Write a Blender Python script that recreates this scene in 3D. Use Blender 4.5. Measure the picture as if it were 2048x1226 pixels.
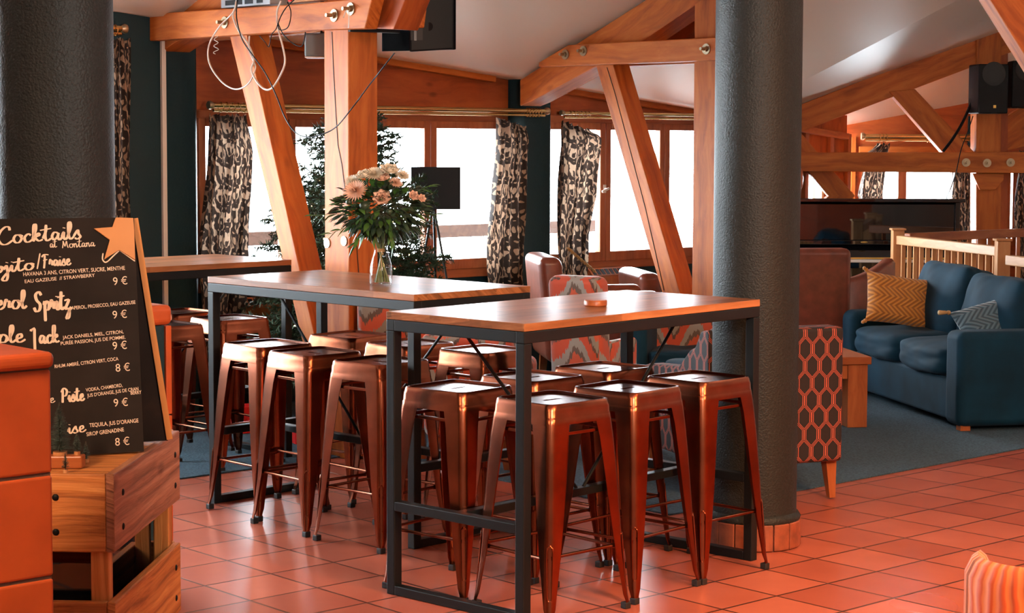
import bpy, math, random
from mathutils import Vector, Matrix, noise
random.seed(7)
PI = math.pi
C = bpy.context.scene.collection
for o in list(bpy.data.objects): bpy.data.objects.remove(o)

# ---------------------------------------------------------------- camera
FPX, CY, PITCH, ROLL, EYE = 3761.2, 543.4, 0.06902, 0.00308, 1.672
cd = bpy.data.cameras.new('camera'); cam = bpy.data.objects.new('camera', cd); C.objects.link(cam)
cam.location = (0, 0, EYE)
cam.rotation_euler = (Matrix.Rotation(PI/2-PITCH, 3, 'X') @ Matrix.Rotation(ROLL, 3, 'Z')).to_euler()
cd.sensor_width = 36; cd.lens = FPX/2048*36; cd.shift_y = (CY-613)/2048; cd.clip_end = 200; cd.clip_start = .05
bpy.context.scene.camera = cam

# ---------------------------------------------------------------- world, exposure, sun, added fill lights
SC = bpy.context.scene
w = bpy.data.worlds.new('sky'); SC.world = w; w.use_nodes = True
bg = w.node_tree.nodes['Background']; bg.inputs[0].default_value = (0.80, 0.925, 1, 1); bg.inputs[1].default_value = 22.0
SC.view_settings.view_transform = 'Standard'; SC.view_settings.look = 'None'
SC.view_settings.gamma = 1; SC.view_settings.exposure = 1.1; SC.view_settings.use_curve_mapping = False
SC.cycles.use_denoising = True; SC.cycles.max_bounces = 8; SC.cycles.transparent_max_bounces = 12
SC.cycles.sample_clamp_indirect = 3; SC.cycles.sample_clamp_direct = 10; SC.cycles.use_adaptive_sampling = False; SC.cycles.caustics_reflective = False; SC.cycles.caustics_refractive = False
def area(name, loc, target, size, power, col, portal=False, sy=None, spread=PI):
    l = bpy.data.lights.new(name, 'AREA'); o = bpy.data.objects.new(name, l); C.objects.link(o)
    o.location = loc; d = Vector(target)-Vector(loc); o.rotation_euler = d.to_track_quat('-Z', 'Y').to_euler()
    l.shape = 'RECTANGLE'; l.size = size; l.size_y = sy or size; l.energy = power; l.color = col; l.spread = spread
    if portal: l.cycles.is_portal = True
    return o
WARM = (1, .60, .32)
area('room_fill_light', (3.6, 2.6, 3.3), (1.0, 7.0, .1), .7, 26, (1, .46, .19), spread=1.1)  # unseen warm fill for the orange light on stools and floor
sl_ = bpy.data.lights.new('sun', 'SUN'); so_ = bpy.data.objects.new('sun', sl_); C.objects.link(so_); sl_.energy = 40; sl_.angle = .01; sl_.color = (1, .95, .88); so_.rotation_euler = Vector((-.15, .75, -.65)).to_track_quat('-Z', 'Y').to_euler()
area('room_fill_light', (-2.2, 1.2, 3.3), (-1.1, 4.0, .8), .6, 13, (1, .62, .36), spread=1.1)  # added fill aimed at the tiled counter end
area('ceiling_fill_light', (.9, 3.6, 2.1), (-.2, 10.5, 3.0), .6, 30, (1, .88, .76), spread=2.2)  # added light that brightens ceiling and beams, no real fitting
area('bar_reflector_light', (2.5, 5.6, 2.7), (3.3, 5.8, .4), .6, 45, (1, .55, .26), spread=2.4)  # added to light the unseen bar front mirrored in the stools
area('room_fill_light', (0.6, -1.2, 3.0), (0.2, 9.0, 2.0), 1.8, 9, (1, .90, .80))  # added broad soft fill from behind the camera
area('room_fill_light', (5.0, 8.0, 3.2), (2.4, 12.0, .8), 1.2, 9, (1, .88, .76))  # added fill over the sofa corner

# ---------------------------------------------------------------- pixel <-> place helpers
_cp, _sp, _cr, _sr = math.cos(PITCH), math.sin(PITCH), math.cos(ROLL), math.sin(ROLL)
FW = Vector((0, _cp, -_sp)); _r = Vector((1, 0, 0)); _u = Vector((0, _sp, _cp))
RT = _cr*_r+_sr*_u; UP = -_sr*_r+_cr*_u; EY = Vector((0, 0, EYE))
def ray(x, y): return FW+RT*((x-1024)/FPX)-UP*((y-CY)/FPX)
def atz(x, y, z=0): d = ray(x, y); return EY+d*((z-EYE)/d.z)
def aty(x, y, Y): d = ray(x, y); return EY+d*(Y/d.y)
def atp(x, y, P, n): d = ray(x, y); return EY+d*((P-EY).dot(n)/d.dot(n))
YAW = 0.8396
A = Vector((math.cos(YAW), -math.sin(YAW), 0)); B = Vector((math.sin(YAW), math.cos(YAW), 0)); ZV = Vector((0, 0, 1))
def AB(a, b, z=0): v = A*a+B*b; v.z = z; return v
def atb(x, y, b): return atp(x, y, B*b, B)
def ata(x, y, a): return atp(x, y, A*a, A)

# ---------------------------------------------------------------- mesh helper
class M:
    def __init__(s): s.v = []; s.f = []
    def add(s, vs, fs, mtx=None):
        k = len(s.v)
        for p in vs:
            p = Vector(p); s.v.append(mtx @ p if mtx else p)
        s.f += [tuple(k+i for i in f) for f in fs]; return s
    def box(s, lo, hi, mtx=None):
        x0, y0, z0 = lo; x1, y1, z1 = hi
        return s.add([(x0,y0,z0),(x1,y0,z0),(x1,y1,z0),(x0,y1,z0),(x0,y0,z1),(x1,y0,z1),(x1,y1,z1),(x0,y1,z1)],
                     [(0,3,2,1),(4,5,6,7),(0,1,5,4),(1,2,6,5),(2,3,7,6),(3,0,4,7)], mtx)
    def bar(s, p, q, w, h, up=ZV, ext=0):      # box from p to q, w across, h along up
        p = Vector(p); q = Vector(q); d = (q-p).normalized(); p = p-d*ext; q = q+d*ext
        x = d.cross(Vector(up))
        if x.length < 1e-4: x = d.cross(Vector((1,0,0)))
        x.normalize(); y = x.cross(d)
        vs = [e+x*(sx*w/2)+y*(sy*h/2) for e in (p, q) for sx, sy in ((-1,-1),(1,-1),(1,1),(-1,1))]
        return s.add(vs, [(0,1,2,3),(7,6,5,4),(0,4,5,1),(1,5,6,2),(2,6,7,3),(3,7,4,0)])
    def loft(s, loops, cap0=True, cap1=True, closed=True, wrap=False):
        n = len(loops[0]); k = len(s.v)
        for L in loops: s.v += [Vector(p) for p in L]
        m = len(loops)
        for i in range(m if wrap else m-1):
            for j in range(n if closed else n-1):
                a = k+i*n+j; b = k+i*n+(j+1) % n; i2 = (i+1) % m
                s.f.append((a, b, k+i2*n+(j+1) % n, k+i2*n+j))
        if closed and not wrap:
            if cap0: s.f.append(tuple(k+j for j in reversed(range(n))))
            if cap1: s.f.append(tuple(k+(m-1)*n+j for j in range(n)))
        return s
    def tube(s, pts, r, n=8, closed=False):
        pts = [Vector(p) for p in pts]; loops = []; m = len(pts); pu = None
        for i, p in enumerate(pts):
            if closed: d = pts[(i+1) % m]-pts[i-1]
            else: d = pts[min(i+1, m-1)]-pts[max(i-1, 0)]
            d.normalize()
            if pu is None:
                pu = d.cross(ZV)
                if pu.length < .1: pu = d.cross(Vector((1,0,0)))
            pu = (pu-d*pu.dot(d)); pu.normalize(); q = d.cross(pu)
            rr = r[i] if isinstance(r, (list, tuple)) else r
            loops.append([p+pu*(rr*math.cos(2*PI*j/n))+q*(rr*math.sin(2*PI*j/n)) for j in range(n)])
        return s.loft(loops, wrap=closed)
    def lathe(s, prof, c=(0,0,0), n=24, cap=True):
        c = Vector(c)
        return s.loft([[c+Vector((r*math.cos(2*PI*j/n), r*math.sin(2*PI*j/n), z)) for j in range(n)] for r, z in prof], cap, cap)
    def prism(s, poly, ext):
        poly = [Vector(p) for p in poly]; ext = Vector(ext)
        nrm = Vector((0,0,0))
        for i in range(len(poly)): nrm += poly[i].cross(poly[(i+1) % len(poly)])
        if nrm.dot(ext) < 0: poly.reverse()
        return s.loft([poly, [p+ext for p in poly]])
    def grid(s, fn, nu, nv, closedu=False):
        k = len(s.v)
        for i in range(nu+1):
            for j in range(nv+1): s.v.append(Vector(fn(i/nu, j/nv)))
        for i in range(nu):
            for j in range(nv):
                a = k+i*(nv+1)+j; s.f.append((a, a+nv+1, a+nv+2, a+1))
        return s
    def ball(s, c, r, n=10, sc=(1,1,1)):
        c = Vector(c); L = []
        for i in range(1, n):
            t = PI*i/n; L.append([c+Vector((r*sc[0]*math.sin(t)*math.cos(2*PI*j/(n+2)), r*sc[1]*math.sin(t)*math.sin(2*PI*j/(n+2)), -r*sc[2]*math.cos(t))) for j in range(n+2)])
        return s.loft(L)
    def build(s, name, mat=None, parent=None, smooth=None, bevel=0, grain=None, sub=0, uvgrid=None, solid=0, seg=2):
        me = bpy.data.meshes.new(name); me.from_pydata([tuple(p) for p in s.v], [], s.f); me.update()
        if grain is not None:
            g = Vector(grain).normalized(); uv = me.uv_layers.new(name='grain').data
            for p in me.polygons:
                n = p.normal; t = n.cross(g)
                gg = g
                if t.length < .4:
                    gg = n.cross(Vector((.3,.5,.8))).normalized(); t = n.cross(gg)*4; gg = gg*4
                else: t.normalize()
                for li in p.loop_indices:
                    co = me.vertices[me.loops[li].vertex_index].co
                    uv[li].uv = (co.dot(gg), co.dot(t))
        if uvgrid:
            uv = me.uv_layers.new(name='cloth').data; nu, nv, U, V = uvgrid
            for p in me.polygons:
                for li in p.loop_indices:
                    vi = me.loops[li].vertex_index; uv[li].uv = ((vi//(nv+1))/nu*U, (vi % (nv+1))/nv*V)
        if smooth is not None:
            me.shade_smooth()
            if smooth < 179: me.set_sharp_from_angle(angle=math.radians(smooth))
        o = bpy.data.objects.new(name, me); C.objects.link(o)
        if mat: me.materials.append(mat)
        if parent: o.parent = parent
        if solid:
            m = o.modifiers.new('s', 'SOLIDIFY'); m.thickness = solid; m.offset = 0
        if bevel:
            m = o.modifiers.new('b', 'BEVEL'); m.width = bevel; m.segments = seg; m.limit_method = 'ANGLE'; m.angle_limit = math.radians(35)
        if sub:
            m = o.modifiers.new('u', 'SUBSURF'); m.levels = sub; m.render_levels = sub
        return o
def tag(o, label, cat, group=None, kind=None):
    o['label'] = label; o['category'] = cat
    if group: o['group'] = group
    if kind: o['kind'] = kind
    return o
def thing(name, label, cat, loc=(0,0,0), rz=0, group=None):
    o = bpy.data.objects.new(name, None); C.objects.link(o); o.location = loc; o.rotation_euler = (0,0,rz); o.empty_display_size = .05
    return tag(o, label, cat, group)
def struct(o): o['kind'] = 'structure'; return o
def copy_tree(o, parent=None):
    c = o.copy(); C.objects.link(c)
    if parent: c.parent = parent
    for ch in o.children: copy_tree(ch, c)
    return c
def catmull(pts, k=6, closed=False):
    pts = [Vector(p) for p in pts]; out = []; n = len(pts)
    for i in range(n if closed else n-1):
        g = (lambda j: pts[j % n]) if closed else (lambda j: pts[max(0, min(n-1, j))])
        p0, p1, p2, p3 = g(i-1), g(i), g(i+1), g(i+2)
        for t in range(k):
            t /= k; out.append(.5*((2*p1)+(p2-p0)*t+(2*p0-5*p1+4*p2-p3)*t*t+(3*p1-p0-3*p2+p3)*t*t*t))
    if not closed: out.append(pts[-1])
    return out
def rsq(h, r, z, k=4, hy=None):   # rounded square loop
    hy = hy or h; L = []
    for cx, cy, a0 in ((h-r, hy-r, 0), (-(h-r), hy-r, PI/2), (-(h-r), -(hy-r), PI), (h-r, -(hy-r), 1.5*PI)):
        for i in range(k+1):
            a = a0+PI/2*i/k; L.append(Vector((cx+r*math.cos(a), cy+r*math.sin(a), z)))
    return L

# ---------------------------------------------------------------- materials
def new(name):
    m = bpy.data.materials.new(name); m.use_nodes = True; nt = m.node_tree; b = nt.nodes['Principled BSDF']; return m, nt, b
def N(nt, t, **kw):
    n = nt.nodes.new(t)
    for k, v in kw.items():
        if k.startswith('i_'): n.inputs[int(k[2:]) if k[2:].isdigit() else k[2:]].default_value = v
        else: setattr(n, k, v)
    return n
def ramp(nt, fac, stops):
    r = nt.nodes.new('ShaderNodeValToRGB'); e = r.color_ramp.elements
    while len(e) < len(stops): e.new(.5)
    for i, (p, c) in enumerate(stops): e[i].position = p; e[i].color = tuple(c)+(1,)
    nt.links.new(fac, r.inputs[0]); return r.outputs[0]
def math_(nt, op, a, b=None, c=None):
    n = nt.nodes.new('ShaderNodeMath'); n.operation = op
    for i, x in enumerate((a, b, c)):
        if x is None: continue
        if isinstance(x, (int, float)): n.inputs[i].default_value = x
        else: nt.links.new(x, n.inputs[i])
    return n.outputs[0]
def bump(nt, b, h, st, dist=.01):
    n = N(nt, 'ShaderNodeBump'); n.inputs['Strength'].default_value = st; n.inputs['Distance'].default_value = dist
    nt.links.new(h, n.inputs['Height']); nt.links.new(n.outputs[0], b.inputs['Normal'])
def plain(name, col, rough=.5, metal=0, nscale=0, nbump=0, var=0, spec=.5, sheen=0, coat=0):
    m, nt, b = new(name); b.inputs['Base Color'].default_value = tuple(col)+(1,); b.inputs['Roughness'].default_value = rough
    b.inputs['Metallic'].default_value = metal; b.inputs['Specular IOR Level'].default_value = spec
    b.inputs['Sheen Weight'].default_value = sheen; b.inputs['Coat Weight'].default_value = coat
    if nscale:
        tc = N(nt, 'ShaderNodeTexCoord'); n = N(nt, 'ShaderNodeTexNoise'); n.inputs['Scale'].default_value = nscale; n.inputs['Detail'].default_value = 5
        nt.links.new(tc.outputs['Object'], n.inputs['Vector'])
        if nbump: bump(nt, b, n.outputs[0], nbump)
        if var:
            c = ramp(nt, n.outputs[0], [(.3, [x*(1-var) for x in col]), (.7, [min(1, x*(1+var)) for x in col])])
            nt.links.new(c, b.inputs['Base Color'])
    return m
def wood(name, c0, c1, c2, rough=.5, sx=1.1, sy=16, knots=True, bmp=.25, kn=.35, uv='UV', planks=0, spec=.3):
    m, nt, b = new(name); b.inputs['Specular IOR Level'].default_value = spec; tc = N(nt, 'ShaderNodeTexCoord'); oi = N(nt, 'ShaderNodeObjectInfo')
    mp = N(nt, 'ShaderNodeVectorMath', operation='ADD'); nt.links.new(tc.outputs[uv], mp.inputs[0])
    mul = N(nt, 'ShaderNodeVectorMath', operation='SCALE'); mul.inputs[0].default_value = (37, 19, 11); nt.links.new(oi.outputs['Random'], mul.inputs['Scale'])
    nt.links.new(mul.outputs[0], mp.inputs[1])
    sc = N(nt, 'ShaderNodeVectorMath', operation='MULTIPLY'); nt.links.new(mp.outputs[0], sc.inputs[0]); sc.inputs[1].default_value = (sx, sy, 1)
    wn = N(nt, 'ShaderNodeTexNoise'); wn.inputs['Scale'].default_value = 1.3; wn.inputs['Detail'].default_value = 2
    sc2 = N(nt, 'ShaderNodeVectorMath', operation='MULTIPLY'); nt.links.new(mp.outputs[0], sc2.inputs[0]); sc2.inputs[1].default_value = (1.6, 5, 1)
    nt.links.new(sc2.outputs[0], wn.inputs['Vector'])
    ds = N(nt, 'ShaderNodeVectorMath', operation='SCALE'); ds.inputs['Scale'].default_value = 2.2; nt.links.new(wn.outputs['Color'], ds.inputs[0])
    ad = N(nt, 'ShaderNodeVectorMath', operation='ADD'); nt.links.new(sc.outputs[0], ad.inputs[0]); nt.links.new(ds.outputs[0], ad.inputs[1])
    n = N(nt, 'ShaderNodeTexNoise'); n.inputs['Scale'].default_value = 1; n.inputs['Detail'].default_value = 6; n.inputs['Roughness'].default_value = .62
    nt.links.new(ad.outputs[0], n.inputs['Vector'])
    col = ramp(nt, n.outputs[0], [(.28, c0), (.5, c1), (.72, c2)])
    if planks:
        sp = N(nt, 'ShaderNodeSeparateXYZ'); nt.links.new(tc.outputs[uv], sp.inputs[0])
        px = math_(nt, 'MULTIPLY', sp.outputs[0], planks*.35); py = math_(nt, 'FLOOR', math_(nt, 'MULTIPLY', sp.outputs[1], planks*2.2))
        cell = N(nt, 'ShaderNodeCombineXYZ'); nt.links.new(math_(nt, 'FLOOR', math_(nt, 'ADD', px, math_(nt, 'MULTIPLY', py, .37))), cell.inputs[0]); nt.links.new(py, cell.inputs[1])
        wh = N(nt, 'ShaderNodeTexWhiteNoise'); nt.links.new(cell.outputs[0], wh.inputs['Vector'])
        hs = N(nt, 'ShaderNodeHueSaturation'); nt.links.new(col, hs.inputs['Color']); nt.links.new(math_(nt, 'MULTIPLY_ADD', wh.outputs['Value'], .7, .65), hs.inputs['Value']); col = hs.outputs[0]
    if knots:
        vo = N(nt, 'ShaderNodeTexVoronoi'); vo.inputs['Scale'].default_value = 1.0
        s3 = N(nt, 'ShaderNodeVectorMath', operation='MULTIPLY'); nt.links.new(mp.outputs[0], s3.inputs[0]); s3.inputs[1].default_value = (3.2, 6.5, 1)
        nt.links.new(s3.outputs[0], vo.inputs['Vector'])
        k = ramp(nt, vo.outputs['Distance'], [(.0, (1,1,1)), (.07, (.8,.8,.8)), (.15, (0,0,0))])
        mx = N(nt, 'ShaderNodeMix', data_type='RGBA'); nt.links.new(math_(nt, 'MULTIPLY', k, kn), mx.inputs['Factor'])
        nt.links.new(col, mx.inputs[6]); mx.inputs[7].default_value = (c0[0]*.3, c0[1]*.2, c0[2]*.2, 1); col = mx.outputs[2]
    nt.links.new(col, b.inputs['Base Color']); b.inputs['Roughness'].default_value = rough
    if bmp: bump(nt, b, n.outputs[0], bmp, .004)
    return m
MT = {}
MT['timber'] = wood('pine timber', (.26,.055,.010), (.47,.120,.018), (.58,.175,.036), .55)
MT['panel'] = wood('pine panelling', (.20,.040,.010), (.36,.075,.017), (.45,.11,.025), .45, 1.0, 11, kn=.6)
MT['frame'] = wood('window timber', (.25,.065,.022), (.36,.10,.035), (.44,.14,.05), .4, 1.4, 20, knots=False)
MT['tabletop'] = wood('acacia block tabletop', (.15,.05,.016), (.27,.10,.035), (.38,.155,.06), .31, 1.6, 26, knots=False, bmp=.06, planks=5, spec=.32)
MT['tableedge'] = MT['tabletop']
MT['crate'] = wood('brushed larch', (.14,.035,.010), (.52,.19,.05), (.74,.34,.11), .5, .7, 44, kn=.5, bmp=.9)
MT['crate_grey'] = wood('weathered larch', (.10,.04,.022), (.34,.14,.075), (.50,.24,.14), .55, .7, 44, kn=.5, bmp=.9)
MT['palewood'] = wood('pale varnished wood', (.42,.17,.06), (.52,.24,.10), (.62,.32,.15), .35, 1.2, 14, knots=False, bmp=.05)
MT['ctable'] = wood('red brown table wood', (.22,.05,.015), (.36,.10,.03), (.45,.14,.045), .35, 1.2, 12, kn=.3, bmp=.1)
MT['ceiling'] = plain('ceiling paint', (.80,.72,.61), .42, nscale=1.4, nbump=.3)
MT['teal'] = plain('dark teal paint', (.011,.034,.043), .6, nscale=60, nbump=.25, spec=.2)
MT['steel'] = plain('black steel', (.006,.008,.009), .45, 0, spec=.28)
MT['copper'] = plain('antique copper steel', (.215,.060,.029), .27, 1.0, nscale=9, var=.28)
MT['rubber'] = plain('rubber', (.012,.01,.01), .6)
MT['black'] = plain('black plastic', (.004,.004,.005), .5, spec=.2)
MT['piano'] = plain('black lacquer', (.004,.004,.005), .04, coat=1)
MT['brass'] = plain('brass', (.62,.44,.20), .25, 1)
MT['zinc'] = plain('zinc plated steel', (.46,.38,.26), .42, 1)
MT['white'] = plain('white plastic', (.75,.70,.64), .4)
MT['leather'] = plain('brown leather', (.16,.038,.020), .33, nscale=16, nbump=.12, var=.25)
MT['velvet'] = plain('blue velvet', (.002,.029,.055), .8, sheen=.03, spec=.2, nscale=5, var=.3, nbump=.1)
MT['grey'] = plain('grey plastic', (.16,.18,.19), .5)
MT['silver'] = plain('silver case', (.42,.46,.50), .4, .6)
MT['red'] = plain('red paper', (.55,.01,.012), .35)
MT['gold'] = plain('gold paint', (.7,.45,.12), .3, 1)
MT['ivory'] = plain('ivory', (.8,.78,.72), .25)
MT['blue'] = plain('pale blue paint', (.18,.36,.48), .5)
MT['leaf'] = plain('green leaves', (.05,.13,.025), .45, nscale=20, var=.5)
MT['darkleaf'] = plain('dark leaves', (.03,.055,.03), .4, nscale=20, var=.5)
MT['fir'] = plain('fir needles', (.030,.066,.030), .6, nscale=4, var=.5)
MT['bark'] = plain('bark', (.07,.04,.025), .8)
MT['petalw'] = plain('cream petals', (.80,.72,.58), .55)
MT['petalp'] = plain('peach petals', (.80,.52,.38), .55)
MT['stem'] = plain('green stems', (.13,.17,.05), .5)
MT['twine'] = plain('twine', (.42,.25,.10), .8)
MT['chalk'] = plain('cream chalk paint', (.80,.62,.46), .8)
MT['star'] = plain('orange star wood', (.62,.25,.07), .5, nscale=3, var=.15)
MT['strip'] = plain('orange edge wood', (.60,.24,.06), .5)
MT['terracotta'] = plain('terracotta tile', (.50,.085,.018), .4, nscale=6, var=.2, nbump=.1)
MT['brick'] = plain('dull orange brick', (.24,.058,.024), .6, nscale=20, var=.3, nbump=.3)
MT['mortar'] = plain('mortar', (.12,.06,.04), .9, nscale=50, nbump=.4)
MT['clay'] = plain('glazed clay', (.42,.10,.03), .25)
MT['frost'] = plain('frosted bristle', (.11,.17,.14), .8, nscale=60, var=.6)
def stucco(name, col, sc, st):
    m, nt, b = new(name); tc = N(nt, 'ShaderNodeTexCoord'); b.inputs['Roughness'].default_value = .5; b.inputs['Specular IOR Level'].default_value = .25
    n = N(nt, 'ShaderNodeTexNoise'); n.inputs['Scale'].default_value = sc; n.inputs['Detail'].default_value = 4
    v = N(nt, 'ShaderNodeTexVoronoi'); v.inputs['Scale'].default_value = sc*1.1
    for q in (n, v): nt.links.new(tc.outputs['Object'], q.inputs['Vector'])
    h = math_(nt, 'ADD', n.outputs[0], math_(nt, 'MULTIPLY', v.outputs['Distance'], -.45)); bump(nt, b, h, .5, .005)
    c = ramp(nt, n.outputs[0], [(.3, [x*.8 for x in col]), (.7, [x*1.2 for x in col])]); nt.links.new(c, b.inputs['Base Color']); return m
MT['stucco'] = stucco('charcoal stucco', (.016,.0175,.0165), 120, .5)
def glassmat():
    m, nt, b = new('window glass'); nt.nodes.remove(b); t = N(nt, 'ShaderNodeBsdfTransparent'); g = N(nt, 'ShaderNodeBsdfGlossy'); g.inputs['Roughness'].default_value = .02
    mx = N(nt, 'ShaderNodeMixShader'); lw_ = N(nt, 'ShaderNodeLayerWeight'); pw = N(nt, 'ShaderNodeMath', operation='POWER'); nt.links.new(lw_.outputs['Facing'], pw.inputs[0]); pw.inputs[1].default_value = 4.0; f = N(nt, 'ShaderNodeMath', operation='MULTIPLY_ADD'); nt.links.new(pw.outputs[0], f.inputs[0]); f.inputs[1].default_value = .75; f.inputs[2].default_value = .045
    nt.links.new(f.outputs[0], mx.inputs[0]); nt.links.new(t.outputs[0], mx.inputs[1]); nt.links.new(g.outputs[0], mx.inputs[2])
    nt.links.new(mx.outputs[0], nt.nodes['Material Output'].inputs[0]); return m
MT['pane'] = glassmat()
def floor_mat():
    m, nt, b = new('terracotta floor tiles'); tc = N(nt, 'ShaderNodeTexCoord'); S = tc.outputs['Object']
    def ax(vec, off, T):
        d = N(nt, 'ShaderNodeVectorMath', operation='DOT_PRODUCT'); nt.links.new(S, d.inputs[0]); d.inputs[1].default_value = vec
        return math_(nt, 'DIVIDE', math_(nt, 'SUBTRACT', d.outputs['Value'], off), T)
    R0 = atz(1580+930/3.7607, 900+315/3.7607)
    u = ax(tuple(A), R0.dot(A)+.004, .3048); v = ax(tuple(B), R0.dot(B), .3002)
    def edge(t):
        f = math_(nt, 'FRACT', t); return math_(nt, 'MINIMUM', f, math_(nt, 'SUBTRACT', 1, f))
    e = math_(nt, 'MINIMUM', edge(u), edge(v))
    cell = N(nt, 'ShaderNodeCombineXYZ'); nt.links.new(math_(nt, 'FLOOR', u), cell.inputs[0]); nt.links.new(math_(nt, 'FLOOR', v), cell.inputs[1])
    wn = N(nt, 'ShaderNodeTexWhiteNoise'); nt.links.new(cell.outputs[0], wn.inputs['Vector'])
    nz = N(nt, 'ShaderNodeTexNoise'); nz.inputs['Scale'].default_value = 3.5; nz.inputs['Detail'].default_value = 6; nt.links.new(S, nz.inputs['Vector'])
    f = math_(nt, 'ADD', math_(nt, 'MULTIPLY', wn.outputs['Value'], .35), math_(nt, 'MULTIPLY', nz.outputs[0], .65))
    col = ramp(nt, f, [(.25, (.36,.080,.046)), (.5, (.44,.108,.062)), (.75, (.53,.145,.088))])
    g = ramp(nt, e, [(.013, (1,1,1)), (.021, (0,0,0))])
    mx = N(nt, 'ShaderNodeMix', data_type='RGBA'); nt.links.new(g, mx.inputs['Factor']); nt.links.new(col, mx.inputs[6]); mx.inputs[7].default_value = (.045,.016,.012,1)
    nt.links.new(mx.outputs[2], b.inputs['Base Color'])
    n3 = N(nt, 'ShaderNodeTexNoise'); n3.inputs['Scale'].default_value = 1.1; n3.inputs['Detail'].default_value = 1; nt.links.new(S, n3.inputs['Vector']); rr = math_(nt, 'ADD', math_(nt, 'MULTIPLY', n3.outputs[0], .12), .24); nt.links.new(rr, b.inputs['Roughness'])
    bump(nt, b, math_(nt, 'MULTIPLY', g, -1), .3, .003)
    b.inputs['Specular IOR Level'].default_value = .6
    return m
MT['floor'] = floor_mat()
MT['carpet'] = plain('grey blue carpet', (.042,.088,.125), .95, nscale=90, nbump=.8, var=.45)
def damask():
    m, nt, b = new('ikat curtain cloth'); uv = N(nt, 'ShaderNodeUVMap'); uv.uv_map = 'cloth'
    nz = N(nt, 'ShaderNodeTexNoise'); nz.inputs['Scale'].default_value = 9; nz.inputs['Detail'].default_value = 3; nt.links.new(uv.outputs[0], nz.inputs['Vector'])
    dn = N(nt, 'ShaderNodeVectorMath', operation='SCALE'); dn.inputs['Scale'].default_value = .09; nt.links.new(nz.outputs['Color'], dn.inputs[0])
    ad = N(nt, 'ShaderNodeVectorMath', operation='ADD'); nt.links.new(uv.outputs[0], ad.inputs[0]); nt.links.new(dn.outputs[0], ad.inputs[1])
    s = N(nt, 'ShaderNodeSeparateXYZ'); nt.links.new(ad.outputs[0], s.inputs[0])
    PX, PY = .165, .27
    u = math_(nt, 'MULTIPLY', s.outputs[0], 2*PI/PX); v = math_(nt, 'MULTIPLY', s.outputs[1], 2*PI/PY)
    cu = math_(nt, 'COSINE', u); cv = math_(nt, 'COSINE', v)
    a1 = math_(nt, 'MULTIPLY', cu, cv)
    a2 = math_(nt, 'MULTIPLY', math_(nt, 'COSINE', math_(nt, 'MULTIPLY', u, 3)), math_(nt, 'COSINE', math_(nt, 'MULTIPLY_ADD', v, 4, 1.0)))
    a3 = math_(nt, 'SINE', math_(nt, 'ADD', math_(nt, 'MULTIPLY', a1, 9), math_(nt, 'MULTIPLY', cu, 2)))
    a4 = math_(nt, 'COSINE', math_(nt, 'MULTIPLY_ADD', v, 2, math_(nt, 'MULTIPLY', cu, 3.1)))
    t = math_(nt, 'ADD', math_(nt, 'MULTIPLY', a3, .6), math_(nt, 'ADD', math_(nt, 'MULTIPLY', a2, .6), math_(nt, 'MULTIPLY', a4, .5)))
    col = ramp(nt, math_(nt, 'MULTIPLY_ADD', t, .3, .5), [(.39, (.40,.26,.175)), (.44, (.030,.019,.015))])
    nt.links.new(col, b.inputs['Base Color']); b.inputs['Roughness'].default_value = .7
    tr = N(nt, 'ShaderNodeBsdfTranslucent'); nt.links.new(col, tr.inputs[0]); mx = N(nt, 'ShaderNodeMixShader'); mx.inputs[0].default_value = .28
    nt.links.new(b.outputs[0], mx.inputs[1]); nt.links.new(tr.outputs[0], mx.inputs[2]); nt.links.new(mx.outputs[0], nt.nodes['Material Output'].inputs[0])
    return m
MT['damask'] = damask()
def hexmat():
    m, nt, b = new('black and coral hexagon weave'); tc = N(nt, 'ShaderNodeTexCoord'); s = N(nt, 'ShaderNodeSeparateXYZ'); nt.links.new(tc.outputs['UV'], s.inputs[0])
    # columns of pointed hexagons outlined by three fine lines: use a zigzag field
    u = math_(nt, 'DIVIDE', s.outputs[0], .076); v = math_(nt, 'DIVIDE', s.outputs[1], .160)
    tri = math_(nt, 'PINGPONG', math_(nt, 'MULTIPLY', v, 2), 1)          # 0..1..0
    tri = math_(nt, 'MINIMUM', math_(nt, 'MAXIMUM', math_(nt, 'MULTIPLY_ADD', math_(nt, 'SUBTRACT', tri, .5), 2.2, .5), 0), 1)
    sh = math_(nt, 'MULTIPLY', math_(nt, 'SUBTRACT', tri, .5), .46)
    pu = math_(nt, 'PINGPONG', u, .5)                                      # 0..0.5 mirrored
    # distance to the moving boundary
    par = math_(nt, 'MODULO', math_(nt, 'ADD', math_(nt, 'FLOOR', u), 100), 2)
    d = math_(nt, 'ABSOLUTE', math_(nt, 'SUBTRACT', pu, math_(nt, 'ADD', .25, sh)))
    lines = math_(nt, 'COSINE', math_(nt, 'MULTIPLY', d, 2*PI/.105))
    inb = math_(nt, 'LESS_THAN', d, .155)
    t = math_(nt, 'MULTIPLY', inb, math_(nt, 'MULTIPLY_ADD', lines, .5, .5))
    col = ramp(nt, t, [(.55, (.012,.007,.007)), (.72, (.50,.10,.055))]); nt.links.new(col, b.inputs['Base Color']); b.inputs['Roughness'].default_value = .7
    bump(nt, b, t, .3, .002); return m
MT['hex'] = hexmat()
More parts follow.
